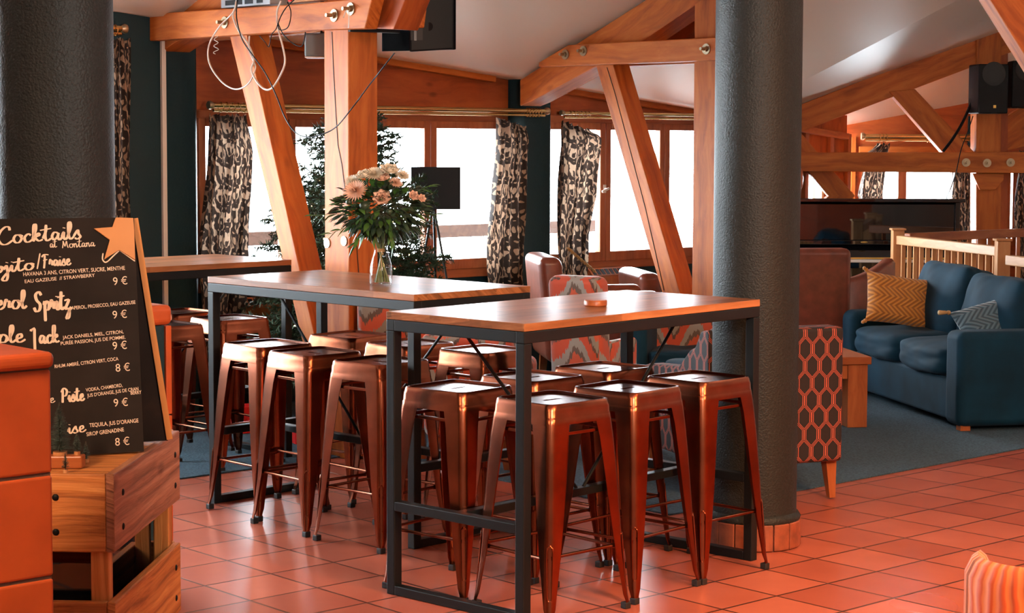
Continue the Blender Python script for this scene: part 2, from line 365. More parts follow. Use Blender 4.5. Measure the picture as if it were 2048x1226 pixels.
def flame():
    m, nt, b = new('flame stitch velvet'); tc = N(nt, 'ShaderNodeTexCoord'); s = N(nt, 'ShaderNodeSeparateXYZ'); nt.links.new(tc.outputs['UV'], s.inputs[0])
    u = s.outputs[0]; v = s.outputs[1]
    st = N(nt, 'ShaderNodeTexNoise'); st.inputs['Scale'].default_value = 1; sc = N(nt, 'ShaderNodeVectorMath', operation='MULTIPLY'); sc.inputs[1].default_value = (110, 6, 1)
    nt.links.new(tc.outputs['UV'], sc.inputs[0]); nt.links.new(sc.outputs[0], st.inputs['Vector'])
    zz = math_(nt, 'MULTIPLY', math_(nt, 'PINGPONG', math_(nt, 'DIVIDE', u, .14), 1), .19)
    z2 = math_(nt, 'MULTIPLY', math_(nt, 'SINE', math_(nt, 'MULTIPLY', u, 31)), .03)
    h = math_(nt, 'ADD', math_(nt, 'ADD', v, zz), math_(nt, 'ADD', z2, math_(nt, 'MULTIPLY', st.outputs[0], .075)))
    f = math_(nt, 'FRACT', math_(nt, 'DIVIDE', h, .34))
    r = N(nt, 'ShaderNodeValToRGB'); r.color_ramp.interpolation = 'CONSTANT'; e = r.color_ramp.elements
    cols = [(0, (.52,.075,.03)), (.28, (.10,.06,.05)), (.36, (.26,.25,.22)), (.52, (.55,.10,.045)), (.72, (.13,.10,.085)), (.82, (.30,.31,.30))]
    while len(e) < len(cols): e.new(.5)
    for i, (p, c) in enumerate(cols): e[i].position = p; e[i].color = c+(1,)
    nt.links.new(f, r.inputs[0]); nt.links.new(r.outputs[0], b.inputs['Base Color']); b.inputs['Roughness'].default_value = .7; b.inputs['Sheen Weight'].default_value = .3
    return m
MT['flame'] = flame()
def ribbed(name, c0, c1, kind):
    m, nt, b = new(name); tc = N(nt, 'ShaderNodeTexCoord'); s = N(nt, 'ShaderNodeSeparateXYZ'); nt.links.new(tc.outputs['UV'], s.inputs[0])
    if kind == 'zig':
        h = math_(nt, 'ADD', math_(nt, 'MULTIPLY', s.outputs[0], 52), math_(nt, 'MULTIPLY', math_(nt, 'PINGPONG', math_(nt, 'MULTIPLY', s.outputs[1], 17), 1), 4.0))
    else:
        nz = N(nt, 'ShaderNodeTexNoise'); nz.inputs['Scale'].default_value = 5; nt.links.new(tc.outputs['UV'], nz.inputs['Vector'])
        h = math_(nt, 'ADD', math_(nt, 'MULTIPLY', s.outputs[0], 55), math_(nt, 'MULTIPLY', nz.outputs[0], 4))
    t = math_(nt, 'MULTIPLY_ADD', math_(nt, 'SINE', math_(nt, 'MULTIPLY', h, PI*1.0)), .5, .5)
    nt.links.new(ramp(nt, t, [(.25, c0), (.75, c1)]), b.inputs['Base Color']); b.inputs['Roughness'].default_value = .7; b.inputs['Sheen Weight'].default_value = .4
    bump(nt, b, t, .7, .006); return m
MT['mustard'] = ribbed('mustard cut velvet', (.36,.12,.012), (.66,.27,.035), 'zig')
MT['orange'] = ribbed('orange ribbed velvet', (.75,.10,.015), (.95,.24,.06), 'rib')
MT['bluerib'] = ribbed('blue fringed weave', (.02,.06,.09), (.09,.17,.22), 'zig')
def board_mat():
    m, nt, b = new('blackboard paint'); tc = N(nt, 'ShaderNodeTexCoord'); n = N(nt, 'ShaderNodeTexNoise'); n.inputs['Scale'].default_value = 7; n.inputs['Detail'].default_value = 6
    nt.links.new(tc.outputs['Object'], n.inputs['Vector'])
    nt.links.new(ramp(nt, n.outputs[0], [(.35, (.012,.008,.006)), (.62, (.020,.013,.010)), (.85, (.05,.024,.014))]), b.inputs['Base Color']); b.inputs['Roughness'].default_value = .75; b.inputs['Specular IOR Level'].default_value = .2; return m
MT['board'] = board_mat()
def emis(name, col, st):
    m, nt, b = new(name); b.inputs['Emission Color'].default_value = col+(1,); b.inputs['Emission Strength'].default_value = st; return m
MT['bulb'] = emis('warm light bulb', (1,.62,.25), 9)
def realglass(name, ior=1.45):
    m, nt, b = new(name); b.inputs['Transmission Weight'].default_value = 1; b.inputs['Roughness'].default_value = .01; b.inputs['IOR'].default_value = ior; b.inputs['Base Color'].default_value = (.95,.97,.97,1); return m
MT['vglass'] = glassmat(); MT['vglass'].name = 'vase glass'
# ================================================================ the room
WM = Matrix(((B.x, -A.x, 0, 0), (B.y, -A.y, 0, 0), (0, 0, 1, 0), (0, 0, 0, 1)))     # local x = along window wall, y = outwards, z up
WA = 9.84
def eave(b): return EYE+.65-.098*(b-6.75)
A0 = atz(1585, 985).dot(A)
fl = M().add([(-7, -4, 0), (9, -4, 0), (9, 17, 0), (2.83, 17, 0), (-7, 8, 0)], [(0,1,2,3,4)]).build('floor', MT['floor']); struct(fl)
cp = [AB(A0, 13.4), AB(A0, 6.1), AB(-7.95, 6.1), AB(-7.95, 4.2), AB(-WA, 4.2), AB(-WA, 12.56), Vector((6.5, 16.05, 0)), Vector((6.5, 14.0, 0))]
cp = [Vector((p.x, p.y, .001)) for p in cp]
carpet = M().prism(cp, (0, 0, .006)).build('floor_carpet', MT['carpet']); struct(carpet)
# window wall
wl = M()
wl.box((1.5, WA, 0), (12.56, WA+.2, .74), WM)
wl.box((1.5, WA, .7), (1.75, WA+.2, 3.2), WM)
wl.box((5.68, WA, .7), (6.2, WA+.08, 2.7), WM)
wl.box((8.74, WA, .7), (9.09, WA+.06, 2.4), WM)
wl.box((10.98, WA, .7), (11.45, WA+.08, 2.2), WM)
struct(wl.build('wall_window', MT['teal']))
def pillar(b0, b1, z):
    L = [(b0, WA+.02), (b0, WA-.13), (b0+.03, WA-.16), (b1-.03, WA-.16), (b1, WA-.13), (b1, WA+.02)]
    m = M(); m.loft([[WM @ Vector((x, y, 0)) for x, y in reversed(L)], [WM @ Vector((x, y, z)) for x, y in reversed(L)]])
    return struct(m.build('wall_pier', MT['teal'], smooth=50))
pillar(5.58, 6.16, 2.60); pillar(8.78, 9.07, 2.30); pillar(11.0, 11.45, 1.98)
def toppanel(b0, b1, z0, name, mat, y0=WA-.012):
    m = M(); v = [WM @ Vector(p) for p in ((b0, y0, z0), (b1, y0, z0), (b1, y0, eave(b1)+.05), (b0, y0, eave(b0)+.05))]
    m.prism(v, WM @ Vector((0, .2, 0))-WM @ Vector((0, 0, 0))); return struct(m.build(name, mat, grain=B))
toppanel(6.17, 8.775, 1.86, 'wall_panelling', MT['panel']); toppanel(9.075, 10.99, 1.86, 'wall_panelling', MT['panel'])
toppanel(1.5, 5.57, 2.3, 'wall_panelling', MT['panel'])
m = M(); m.box((11.46, WA-.01, .0), (12.02, WA+.1, 1.9), WM); m.box((12.26, WA-.01, 0), (12.56, WA+.1, 1.9), WM); m.box((12.02, WA-.01, 1.56), (12.26, WA+.1, 1.9), WM)
struct(m.build('wall_panelling', MT['panel'], grain=ZV))
for i, bb in enumerate((11.5, 11.98, 12.3, 12.53)):
    struct(M().box((bb, WA-.05, 0), (bb+.045, WA-.008, eave(bb)-.01), WM).build('trim_%d' % (i+1), MT['frame'], grain=ZV, bevel=.004))
# soffit laths along the eave
def lath(b0, b1, n):
    m = M(); v0 = WM @ Vector((b0, WA-.05, eave(b0)-.035)); v1 = WM @ Vector((b1, WA-.05, eave(b1)-.035)); m.bar(v0, v1, .07, .05)
    return struct(m.build(n, MT['timber'], grain=v1-v0, bevel=.004))
lath(3.0, 5.66, 'trim_5'); lath(6.1, 8.6, 'trim_6'); lath(8.85, 11.0, 'trim_7'); lath(11.0, 12.5, 'trim_8')
# windows
def window(n, b0, b1, mull, z0, z1, hand=()):
    e = bpy.data.objects.new('window_%d' % n, None); C.objects.link(e); e['kind'] = 'structure'
    m = M(); t = .05; y0, y1 = WA-.02, WA+.06
    m.box((b0, y0, z0), (b1, y1, z0+.09), WM); m.box((b0, y0, z1-.07), (b1, y1, z1), WM)
    m.box((b0, y0, z0), (b0+.06, y1, z1), WM); m.box((b1-.06, y0, z0), (b1, y1, z1), WM)
    m.build('window_frame', MT['frame'], e, grain=B, bevel=.004)
    ed = [b0+.03]+list(mull)+[b1-.03]
    for i in range(len(ed)-1):
        s = M(); l, r = ed[i]+.004, ed[i+1]-.004; a0, a1 = WA-.035, WA+.02; q = .05
        s.box((l, a0, z0+.06), (l+q, a1, z1-.05), WM); s.box((r-q, a0, z0+.06), (r, a1, z1-.05), WM)
        s.box((l+q, a0, z0+.06), (r-q, a1, z0+.13), WM); s.box((l+q, a0, z1-.10), (r-q, a1, z1-.05), WM)
        so = s.build('casement', MT['frame'], e, grain=ZV, bevel=.004)
        M().box((l+q-.004, WA-.012, z0+.125), (r-q+.004, WA-.006, z1-.095), WM).build('pane', MT['pane'], so)
    for hb, hz in hand:
        h = M(); h.box((hb-.012, WA-.045, hz-.03), (hb+.012, WA-.034, hz+.03), WM); h.box((hb-.008, WA-.075, hz-.007), (hb+.008, WA-.04, hz+.007), WM)
        h.bar(WM @ Vector((hb-.06, WA-.075, hz-.02)), WM @ Vector((hb+.01, WA-.075, hz+.004)), .012, .016)
        h.build('window_handle', MT['white'], e, bevel=.002)
    area('daylight_portal', WM @ Vector(((b0+b1)/2, WA+.16, (z0+z1)/2)), WM @ Vector(((b0+b1)/2, WA-1, (z0+z1)/2)), b1-b0, 1, (1,1,1), True, z1-z0)
    return e
window(1, 6.2, 8.77, (6.9, 7.5, 8.06), .74, 1.86)
window(2, 9.08, 10.96, (9.716, 10.343), .74, 1.86, [(9.70, 1.33)])
window(3, 1.75, 5.6, (2.6, 3.35, 4.1, 4.85), .74, 2.3)
# end wall (seen square on, beyond the piano)
EYW = 16.05
def xa(px, y): return (px-1024)/FPX*y
wx0, wx1 = xa(1722, EYW), xa(1912, EYW)
m = M(); m.box((2.76, EYW, 0), (wx0, EYW+.2, 2.4)); m.box((wx1, EYW, 0), (xa(2008, EYW), EYW+.2, 3.4)); m.box((xa(2034, EYW), EYW, 0), (6.7, EYW+.2, 4.3))
m.box((wx0, EYW, 0), (wx1, EYW+.2, .8)); m.box((wx0, EYW, 1.585), (wx1, EYW+.2, 3.2)); m.box((xa(2008, EYW), EYW, 1.6), (xa(2034, EYW), EYW+.2, 3.4)); m.box((xa(2008, EYW), EYW, 0), (xa(2034, EYW), EYW+.2, .8))
struct(m.build('wall_end', MT['panel'], grain=(1, 0, 0)))
def end_window(n, x0, x1, mull, z0, z1):
    e = bpy.data.objects.new('window_%d' % n, None); C.objects.link(e); e['kind'] = 'structure'
    m = M(); q = .045
    m.box((x0, EYW-.02, z0), (x1, EYW+.06, z0+q)); m.box((x0, EYW-.02, z1-q), (x1, EYW+.06, z1)); m.box((x0, EYW-.02, z0+q), (x0+q, EYW+.06, z1-q)); m.box((x1-q, EYW-.02, z0+q), (x1, EYW+.06, z1-q))
    for c in mull: m.box((c-.035, EYW-.03, z0+q), (c+.035, EYW+.05, z1-q))
    m.build('window_frame', MT['frame'], e, grain=ZV)
    M().box((x0+q, EYW+.02, z0+q), (x1-q, EYW+.026, z1-q)).build('pane', MT['pane'], e)
    area('daylight_portal', ((x0+x1)/2, EYW+.15, (z0+z1)/2), ((x0+x1)/2, EYW-1, (z0+z1)/2), x1-x0, 1, (1,1,1), True, z1-z0)
end_window(4, wx0, wx1, (xa(1802, EYW),), .8, 1.585); end_window(5, xa(2008, EYW), xa(2034, EYW), (), .8, 1.6)
e6 = bpy.data.objects.new('window_6', None); C.objects.link(e6); e6['kind'] = 'structure'
m = M(); m.box((12.02, WA-.02, .74), (12.05, WA+.05, 1.58), WM); m.box((12.23, WA-.02, .74), (12.26, WA+.05, 1.58), WM); m.box((12.02, WA-.02, 1.54), (12.26, WA+.05, 1.58), WM); m.box((12.02, WA-.02, .74), (12.26, WA+.05, .78), WM); m.build('window_frame', MT['white'], e6)
M().box((12.05, WA+.01, .78), (12.23, WA+.016, 1.54), WM).build('pane', MT['pane'], e6)
# strips on the end wall
struct(M().box((xa(1715, EYW), EYW-.05, 1.585), (xa(1895, EYW), EYW-.0, 1.64)).build('trim_9', MT['timber'], grain=(1,0,0)))
struct(M().box((xa(1700, EYW), EYW-.03, 0), (xa(1708, EYW), EYW, 1.72)).build('trim_10', MT['timber'], grain=ZV))
struct(M().box((xa(1941, EYW), EYW-.04, .7), (xa(1950, EYW), EYW-.001, 1.45)).build('trim_11', MT['blue']))
struct(M().box((xa(1934, EYW), EYW-.03, .0), (xa(1952, EYW), EYW-.001, .9)).build('trim_12', MT['timber'], grain=ZV))
struct(M().box((xa(1932, EYW), EYW-.02, 1.45), (xa(1953, EYW), EYW, 1.9)).build('trim_13', MT['teal']))
# remaining walls
struct(M().box((-7, -3.2, 0), (7, -3, 4.3)).build('wall_back', MT['ceiling']))
lw = WM @ Vector((1.5, WA, 0))
struct(M().box((lw.x-.2, -3.2, 0), (lw.x, lw.y+.3, 4.3)).build('wall_left', MT['ceiling']))
struct(M().box((6.5, -3.2, 0), (6.7, 16.3, 4.3)).build('wall_right', MT['ceiling']))
# ceiling: main slope, rising from the eave; bends to the other roof at the right
def cz(a, b): return eave(b)-.02+max(0, .39*(a+9.53))
m = M()
def cmain(s, t):
    b = 1.4+s*9.5; a = (-10.1, -9.8, -9.53, -8.0, -6.5, -4.4)[round(t*5)]; return AB(a, b, cz(a, b))
m.grid(cmain, 20, 5)
def c1(t): a = -10.1+t*5.7; return AB(a, 10.9, cz(a, 10.9))
def c2(t): x = 2.05+t*4.7; return Vector((x, 15.2, EYE+.318+.357*(x-2.307)))
def c3(t): x = 2.7+t*4.05; return Vector((x, 16.3, EYE+.075+.125*(x-2.83)+max(0, x-5)*.2))
m.grid(lambda s, t: c1(t).lerp(c2(t), s), 12, 16); m.grid(lambda s, t: c2(t).lerp(c3(t), s), 4, 16)
struct(m.build('ceiling', MT['ceiling'], smooth=179))
struct(M().add([(-7.2, -3.3, 4.28), (7, -3.3, 4.28), (7, 16.6, 4.28), (-7.2, 16.6, 4.28)], [(0,3,2,1)]).build('ceiling_upper', MT['ceiling']))

# ---------------------------------------------------------------- roof trusses
def bolt(par, p, n, r=.033, L=.055):
    p = Vector(p); n = Vector(n); m = M(); m.tube([p, p+n*.006], r, 18); m.tube([p+n*.006, p+n*.02], .018, 6); m.tube([p+n*.02, p+n*L], .010, 10)
    m.build('bolt', MT['zinc'], par, smooth=40)
tr1 = thing('roof_truss', 'left timber truss with square post, leaning strut and bolted tie beam carrying loose cables', 'roof truss')
def pxb(pts, b): return [atb(x, y, b) for x, y in pts]
B1 = 5.911; TH = .19
ap1 = -7.863
M().box((B1, -ap1, 0), (B1+TH, -ap1+.215, 3.1), WM).build('post', MT['timber'], tr1, grain=ZV, bevel=.006)
s = pxb([(456, 58), (491, 58), (680, 900), (656, 900)], B1)
for p in s: p.z = max(p.z, 0.001)
M().prism(s, B*.15).build('strut', MT['timber'], tr1, grain=s[2]-s[1], bevel=.005)
tie = [(265, 30), (445, 18), (600, 8), (745, -6), (730, 57), (620, 60), (307, 81), (278, 84)]
t = pxb(tie, B1-.085); tb = M().prism(t, B*.08).build('tie_beam', MT['timber'], tr1, grain=t[5]-t[6], bevel=.006)
for q in ((291, 54), (450, 45), (669, 31), (702, 18)): bolt(tb, atb(q[0], q[1], B1-.086), -B)
t2 = [p+B*(.085+TH+.005) for p in pxb([(290, 30), (445, 18), (600, 8), (745, -6), (738, 50), (620, 55), (320, 78)], B1-.085)]
M().prism(t2, B*.08).build('tie_beam', MT['timber'], tr1, grain=t[5]-t[6], bevel=.006)
r = pxb([(258, 34), (275, 112), (312, 112), (346, 88), (440, 34), (540, -30), (760, -150), (560, -150), (330, -8)], B1)
M().prism(r, B*TH).build('rafter', MT['timber'], tr1, grain=r[5]-r[4], bevel=.005)
cr = M().tube([atb(x, y, B1-.0005) for x, y in ((664, 64), (667, 140), (672, 230), (676, 290), (684, 330), (690, 378))], .0028, 5); cr.build('drying_crack', MT['rubber'], tr1)
cr = M().tube([ata(x, y, ap1+.0005) for x, y in ((712, 400), (711, 459), (717, 542), (728, 640), (733, 700))], .003, 5); cr.build('drying_crack', MT['rubber'], tr1)
for q in ((655, 486), (689, 482)): M().tube([atb(q[0], q[1], B1), atb(q[0], q[1], B1)-B*.006], .026, 18).build('washer', MT['zinc'], tr1, smooth=40)
r = pxb([(752, -40), (748, 57), (787, 59), (826, -40)], B1+.02)
M().prism(r, B*.16).build('rafter_foot', MT['panel'], tr1, grain=r[2]-r[3], bevel=.005)
B2 = 8.62; ap2 = -7.724
tr2 = thing('roof_truss', 'timber truss by the round column, its leaning strut in front of the second window', 'roof truss')
M().box((B2, -ap2, 0), (B2+TH, -ap2+.21, 3.0), WM).build('post', MT['timber'], tr2, grain=ZV, bevel=.006)
s = pxb([(1188, 118), (1223, 118), (1431, 868), (1393, 868)], B2)
for p in s: p.z = max(p.z, 0.001)
M().prism(s, B*.15).build('strut', MT['timber'], tr2, grain=s[2]-s[1], bevel=.005)
cr = M().tube([atb(x, y, B2-.0005) for x, y in ((1214, 135), (1231, 190), (1254, 277), (1291, 417), (1328, 581))], .003, 5); cr.build('drying_crack', MT['rubber'], tr2)
t = pxb([(1135.7, 90), (1500, 71), (1500, 116), (1418, 121), (1077, 134), (1077, 125)], B2-.085)
tb = M().prism(t, B*.08).build('tie_beam', MT['timber'], tr2, grain=t[1]-t[0], bevel=.006)
for q in ((1131, 109), (1167, 102), (1413, 98)): bolt(tb, atb(q[0], q[1], B2-.086), -B)
M().prism([p+B*.28 for p in t], B*.08).build('tie_beam', MT['timber'], tr2, grain=t[1]-t[0], bevel=.006)
r = pxb([(1040, 160), (1310, -12), (1500, -130), (1640, -130), (1394, 8), (1282, 84), (1060, 204), (1040, 212)], B2)
M().prism(r, B*TH).build('rafter', MT['timber'], tr2, grain=r[5]-r[4], bevel=.005)
r = pxb([(1306, 84), (1306, 60), (1400, 5), (1400, 80)], B2+.3); M().prism(r, B*.04).build('gusset', MT['panel'], tr2, grain=r[2]-r[1])
T3 = 15.2
def py(pts, Y): return [aty(x, y, Y) for x, y in pts]
YV = Vector((0, 1, 0))
tr3 = thing('roof_truss', 'far timber truss above the piano with low bolted tie beam and diagonal braces', 'roof truss')
r = py([(1560, 226), (1592, 213), (2150, -6), (2150, 56), (1601, 264), (1560, 280)], T3); M().prism(r, YV*.16).build('rafter', MT['timber'], tr3, grain=r[2]-r[1], bevel=.005)
r = py([(1953, 62), (2003, 46), (2002, 640), (1953, 640)], T3-.02)
for p in r[2:]: p.z = 0
M().prism(r, YV*.2).build('post', MT['timber'], tr3, grain=ZV, bevel=.006)
r = py([(2002, 60), (2016, 60), (2016, 640), (2002, 640)], T3+.05)
for p in r[2:]: p.z = 0
M().prism(r, YV*.1).build('post_board', MT['panel'], tr3, grain=ZV)
r = py([(1520, 305), (2130, 304), (2130, 347), (1520, 342)], T3-.11); tb = M().prism(r, YV*.085).build('tie_beam', MT['timber'], tr3, grain=(1,0,0), bevel=.006)
for q in ((1932, 325), (1974, 326), (2021, 325)): bolt(tb, aty(q[0], q[1], T3-.112), -YV, .034, .06)
r = py([(1778, 183), (1830, 178), (1952, 308), (1888, 308)], T3-.01); M().prism(r, YV*.12).build('brace', MT['timber'], tr3, grain=r[2]-r[1], bevel=.005)
r = py([(1578, 270), (1604, 268), (1640, 310), (1722, 405), (1668, 405), (1610, 335)], T3-.01); M().prism(r, YV*.12).build('brace', MT['timber'], tr3, grain=r[3]-r[2], bevel=.005)
r = py([(2003, 240), (2060, 205), (2060, 290), (2003, 304)], T3+.25); M().prism(r, YV*.12).build('brace', MT['timber'], tr3, grain=r[1]-r[0], bevel=.005)
r = py([(1945, 347), (2008, 347), (2008, 360), (1990, 380), (1960, 380)], T3-.05); M().prism(r, YV*.05).build('corbel', MT['timber'], tr3, grain=(1,0,0), bevel=.004)
tr4 = thing('roof_brace', 'pale thick timber brace crossing the top right corner', 'roof brace')
r = py([(1887, -150), (2060, -150), (2300, 190), (2150, 270)], 9.0); M().prism(r, YV*.2).build('brace', MT['timber'], tr4, grain=r[2]-r[1], bevel=.008)

# ---------------------------------------------------------------- columns
def column(c, label, brick):
    t = thing('round_column', label, 'column', c)
    M().lathe([(.178, .0), (.178, 4.25)], n=64).build('shaft', MT['stucco'], t, smooth=40)
    if brick:
        M().lathe([(.178, .10), (.19, .105), (.196, .125), (.186, .14), (.178, .145)], n=64, cap=False).build('base_ring', MT['stucco'], t, smooth=60)
        M().lathe([(.178, .0), (.187, .0), (.187, .11), (.178, .11)], n=64, cap=False).build('mortar_bed', MT['mortar'], t, smooth=60)
        k = 15
        for i in range(k):
            L = []; a0 = 2*PI*(i+.03)/k; a1 = 2*PI*(i+.97)/k
            for z in (.004, .112):
                L.append([Vector((rr*math.cos(a0+(a1-a0)*j/4), rr*math.sin(a0+(a1-a0)*j/4), z)) for rr, js in ((.198, range(5)), (.180, range(4, -1, -1))) for j in js])
            M().loft(L).build('brick', MT['brick'], t, bevel=.004)
    return t
column((1.012, 7.775, 0), 'dark stucco round column on a brick ring beside the front bar table', True)
column((-1.395, 5.75, 0), 'dark stucco round column behind the cocktail blackboard', False)
# white conduit on the first pier
p = ata(326, 60, -9.665); q = ata(337, 640, -9.665)
M().box((p.dot(B)-.014, 9.655, 0), (p.dot(B)+.014, 9.681, 2.5), WM).build('conduit', MT['white'], None, bevel=.003)
tag(bpy.data.objects['conduit'], 'white vertical cable conduit on the dark teal pier', 'conduit')
# snow-bright balcony rail outside
o = M().box((4.5, 11.6, .90), (11.4, 11.66, 1.0), WM).build('balcony_rail', plain('dark weathered rail', (.06,.035,.025), .9), grain=B); 
e = thing('balcony', 'wooden balcony railing outside the windows', 'balcony'); o.parent = e
for bb in (5.0, 7.0, 9.0, 11.0): M().box((bb, 11.66, -.1), (bb+.07, 11.73, .95), WM).build('baluster_post', MT['palewood'], e, grain=ZV)
struct(M().box((-2, WA+.25, -.35), (16, 30, -.1), WM).build('ground_snow', plain('snow', (.85,.87,.9), .8)))
# ================================================================ bar tables
def bar_table(label, F, yaw, L, D, long_right, group=None):
    # local x = along the long side, y = away (across), origin at the near corner's foot; H = 1.05
    H = 1.05; t = thing('bar_table', label, 'table', (F[0], F[1], .0065 if False else 0), 0, group)
    dr = Vector((math.sin(yaw), math.cos(yaw), 0)); dl = Vector((-math.cos(yaw), math.sin(yaw), 0))
    ex, ey = (dr, dl) if long_right else (dl, dr)
    def P(x, y, z): v = ex*x+ey*y; v.z = z; return v
    X = Matrix(((ex.x, ey.x, 0, 0), (ex.y, ey.y, 0, 0), (0, 0, 1, 0), (0, 0, 0, 1)))
    def bx(lo, hi, name, mat, bev=.002, grain=None):
        m = M().box(lo, hi); m.v = [X @ v for v in m.v]
        if X.determinant() < 0: m.f = [tuple(reversed(f)) for f in m.f]
        return m.build(name, mat, t, bevel=bev, grain=grain)
    bx((0, 0, H-.028), (L, D, H), 'tabletop', MT['tabletop'], .002, ex)
    q = .04; e = .0; S = MT['steel']
    m = M()
    m.box((e, e, H-.07), (L-e, e+q, H-.029)); m.box((e, D-q, H-.07), (L, D, H-.029)); m.box((e, q, H-.07), (q, D-q, H-.029)); m.box((L-q, q, H-.07), (L, D-q, H-.029))
    m.v = [X @ v for v in m.v]
    if X.determinant() < 0: m.f = [tuple(reversed(f)) for f in m.f]
    m.build('apron', S, t, bevel=.003)
    for x in (0, L-q):
        for y in (0, D-q): bx((x, y, 0), (x+q, y+q, H-.0705), 'leg', S, .003)
        bx((x, q, .001), (x+q, D-q, .036), 'foot_bar', S, .003)
        bx((x, q, .315), (x+q, D-q, .35), 'cross_bar', S, .003)
    bx((q, D/2-q/2, .317), (L-q, D/2+q/2, .348), 'footrest_bar', S, .003)
    for s in (0, 1):
        x0 = q*1.5 if s == 0 else L-q*1.5
        M().tube([P(L/2+(-.02 if s == 0 else .02), D/2, .347), P(x0, D/2, H-.06)], .0065, 8).build('brace_rod', S, t, smooth=40)
    return t, P
T1, TP1 = bar_table('front wooden bar table on a black steel frame with a small wood block on top', (.0426, 6.412), .7376, 1.404, .68, True)
T2, TP2 = bar_table('middle wooden bar table carrying the glass vase of flowers', (-.398, 7.626), .7787, 1.404, .68, False)
T3c = Vector((-1.158, 9.855, 0)); _y = .80
T3o = T3c-Vector((math.sin(_y), math.cos(_y), 0))*1.404
T3t, TP3 = bar_table('far left wooden bar table partly hidden by the cocktail blackboard', (T3o.x, T3o.y), _y, 1.404, .68, True)
# small round wood block on the front table
bp = atz(1191, 612, 1.05)
wb = M().lathe([(.040, 0), (.044, .004), (.044, .020), (.041, .024)], n=28).build('wood_block', MT['ctable'], smooth=40, grain=(1, .3, 0)); wb.location = bp
tag(wb, 'small round wooden block lying on the front bar table', 'wood block')

# ================================================================ metal bar stools
def make_stool():
    t = thing('bar_stool', '', 'stool')
    cu = MT['copper']; z0 = .757
    SS = 0
    L = [rsq(.158, .030, .688, 5), rsq(.156, .030, .708, 5), rsq(.1545, .032, .712, 5), rsq(.1535, .032, .738, 5), rsq(.152, .034, .744, 5), rsq(.150, .034, .757, 5), rsq(.146, .034, .762, 5), rsq(.141, .032, .7615, 5), rsq(.137, .031, .7565, 5), rsq(.135, .030, .7538, 5), rsq(.131, .028, .7535, 5), rsq(.127, .027, .7535, 5)]
    n = len(L[0]); slot = []
    for p in L[-1]:
        a = math.atan2(p.y, p.x); sx = .042; sy = .009
        x = p.x/.127*sx; y = p.y/.127*sy; slot.append(Vector((max(-sx, min(sx, x)), max(-sy, min(sy, y)), .7535)))
    L.append([Vector((p.x*1.12, p.y*1.5, .7535)) for p in slot]); L.append(slot); L.append([Vector((p.x, p.y, .745)) for p in slot])
    L.append([Vector((p.x*3.2, p.y*14, .742)) for p in slot])
    L.append(rsq(.148, .030, .735, 5)); L.append(rsq(.152, .028, .690, 5))
    m = M().loft(L, wrap=True); seat = m.build('seat', cu, t, smooth=38)
    prof = [(.002, .2015, .020), (.03, .201, .021), (.055, .199, .030), (.12, .195, .038), (.22, .189, .052), (.36, .1815, .066), (.52, .172, .078), (.63, .1635, .084), (.69, .1575, .092), (.716, .1535, .105)]
    def leg():
        loops = []; th = .0025
        for z, c, w_ in prof:
            r = min(.028, w_*.6); o = []
            o.append((c, c-w_))
            for i in range(7):
                a = PI/2*i/6; o.append((c-r+r*math.cos(a), c-r+r*math.sin(a)))
            o.append((c-w_, c)); i_ = []
            c2 = c-th; r2 = r-th
            i_.append((c2-.006 if False else c2, c-w_))
            for i in range(7):
                a = PI/2*i/6; i_.append((c2-r2+r2*math.cos(a), c2-r2+r2*math.sin(a)))
            i_.append((c-w_, c2))
            loops.append([Vector((x, y, z)) for x, y in o]+[Vector((x, y, z)) for x, y in reversed(i_)])
        return M().loft(loops)
    for k in range(4):
        R = Matrix.Rotation(k*PI/2, 4, 'Z'); m = leg(); m.v = [R @ v for v in m.v]
        # raised loop bead on the lower leg
        pts = []; 
        for zz, dx in ((.085, 0), (.095, .007), (.13, .009), (.255, .011), (.27, .006), (.278, 0), (.27, -.006), (.255, -.011), (.13, -.009), (.095, -.007)):
            cc = .2015+(.1895-.2015)*zz/.2-.0085+ -.0; pts.append(Vector((cc+dx*.7+.0, cc-dx*.7, zz)))
        pts = [R @ Vector((p.x+.0015, p.y+.0015, p.z)) for p in pts]
        m.tube(catmull(pts, 3, True), .0028, 6, closed=True)
        lg = m.build('leg', cu, t, smooth=40)
        c = M(); c.box((.176, .176, 0), (.2032, .2032, .024)); c.v = [R @ v for v in c.v]; c.build('foot_cap', MT['rubber'], lg, bevel=.003)
    m = M(); zz = .225; q = .176
    for k in range(4):
        R = Matrix.Rotation(k*PI/2, 4, 'Z'); a = Vector((q, -q, zz+.008*(k % 2))); b = Vector((q, q, zz+.008*(k % 2)))
        m.tube([R @ a, R @ a.lerp(b, .06), R @ a.lerp(b, .12)+R @ Vector((-.004, 0, 0)), R @ a.lerp(b, .88)+R @ Vector((-.004, 0, 0)), R @ a.lerp(b, .94), R @ b], [.011, .011, .0065, .0065, .011, .011], 8)
    m.build('footrest_ring', cu, t, smooth=50)
    m = M(); q = .145
    for a, b in (((q, -q), (q, q)), ((-q, -q), (-q, q)), ((-q, q), (q, q)), ((-q, -q), (q, -q))):
        m.bar((a[0], a[1], .655), (b[0], b[1], .655), .014, .012)
    m.build('seat_brace', cu, t, bevel=.002)
    return t
def fit(Lp, Fp, Rp, Bp):
    P = [atz(x, y, .757) for x, y in (Lp, Fp, Rp, Bp)]; c = sum(P, Vector())/4; s = Vector((0, 0, 0))
    # direction of the near corner, averaged over the four corners turned by quarter steps
    for k, p in enumerate(P):
        d = (p-c).normalized(); R = Matrix.Rotation((1-k)*PI/2, 3, 'Z'); s += R @ d if True else d
    return Vector((c.x, c.y, 0)), s
stool0 = make_stool(); used = [False]
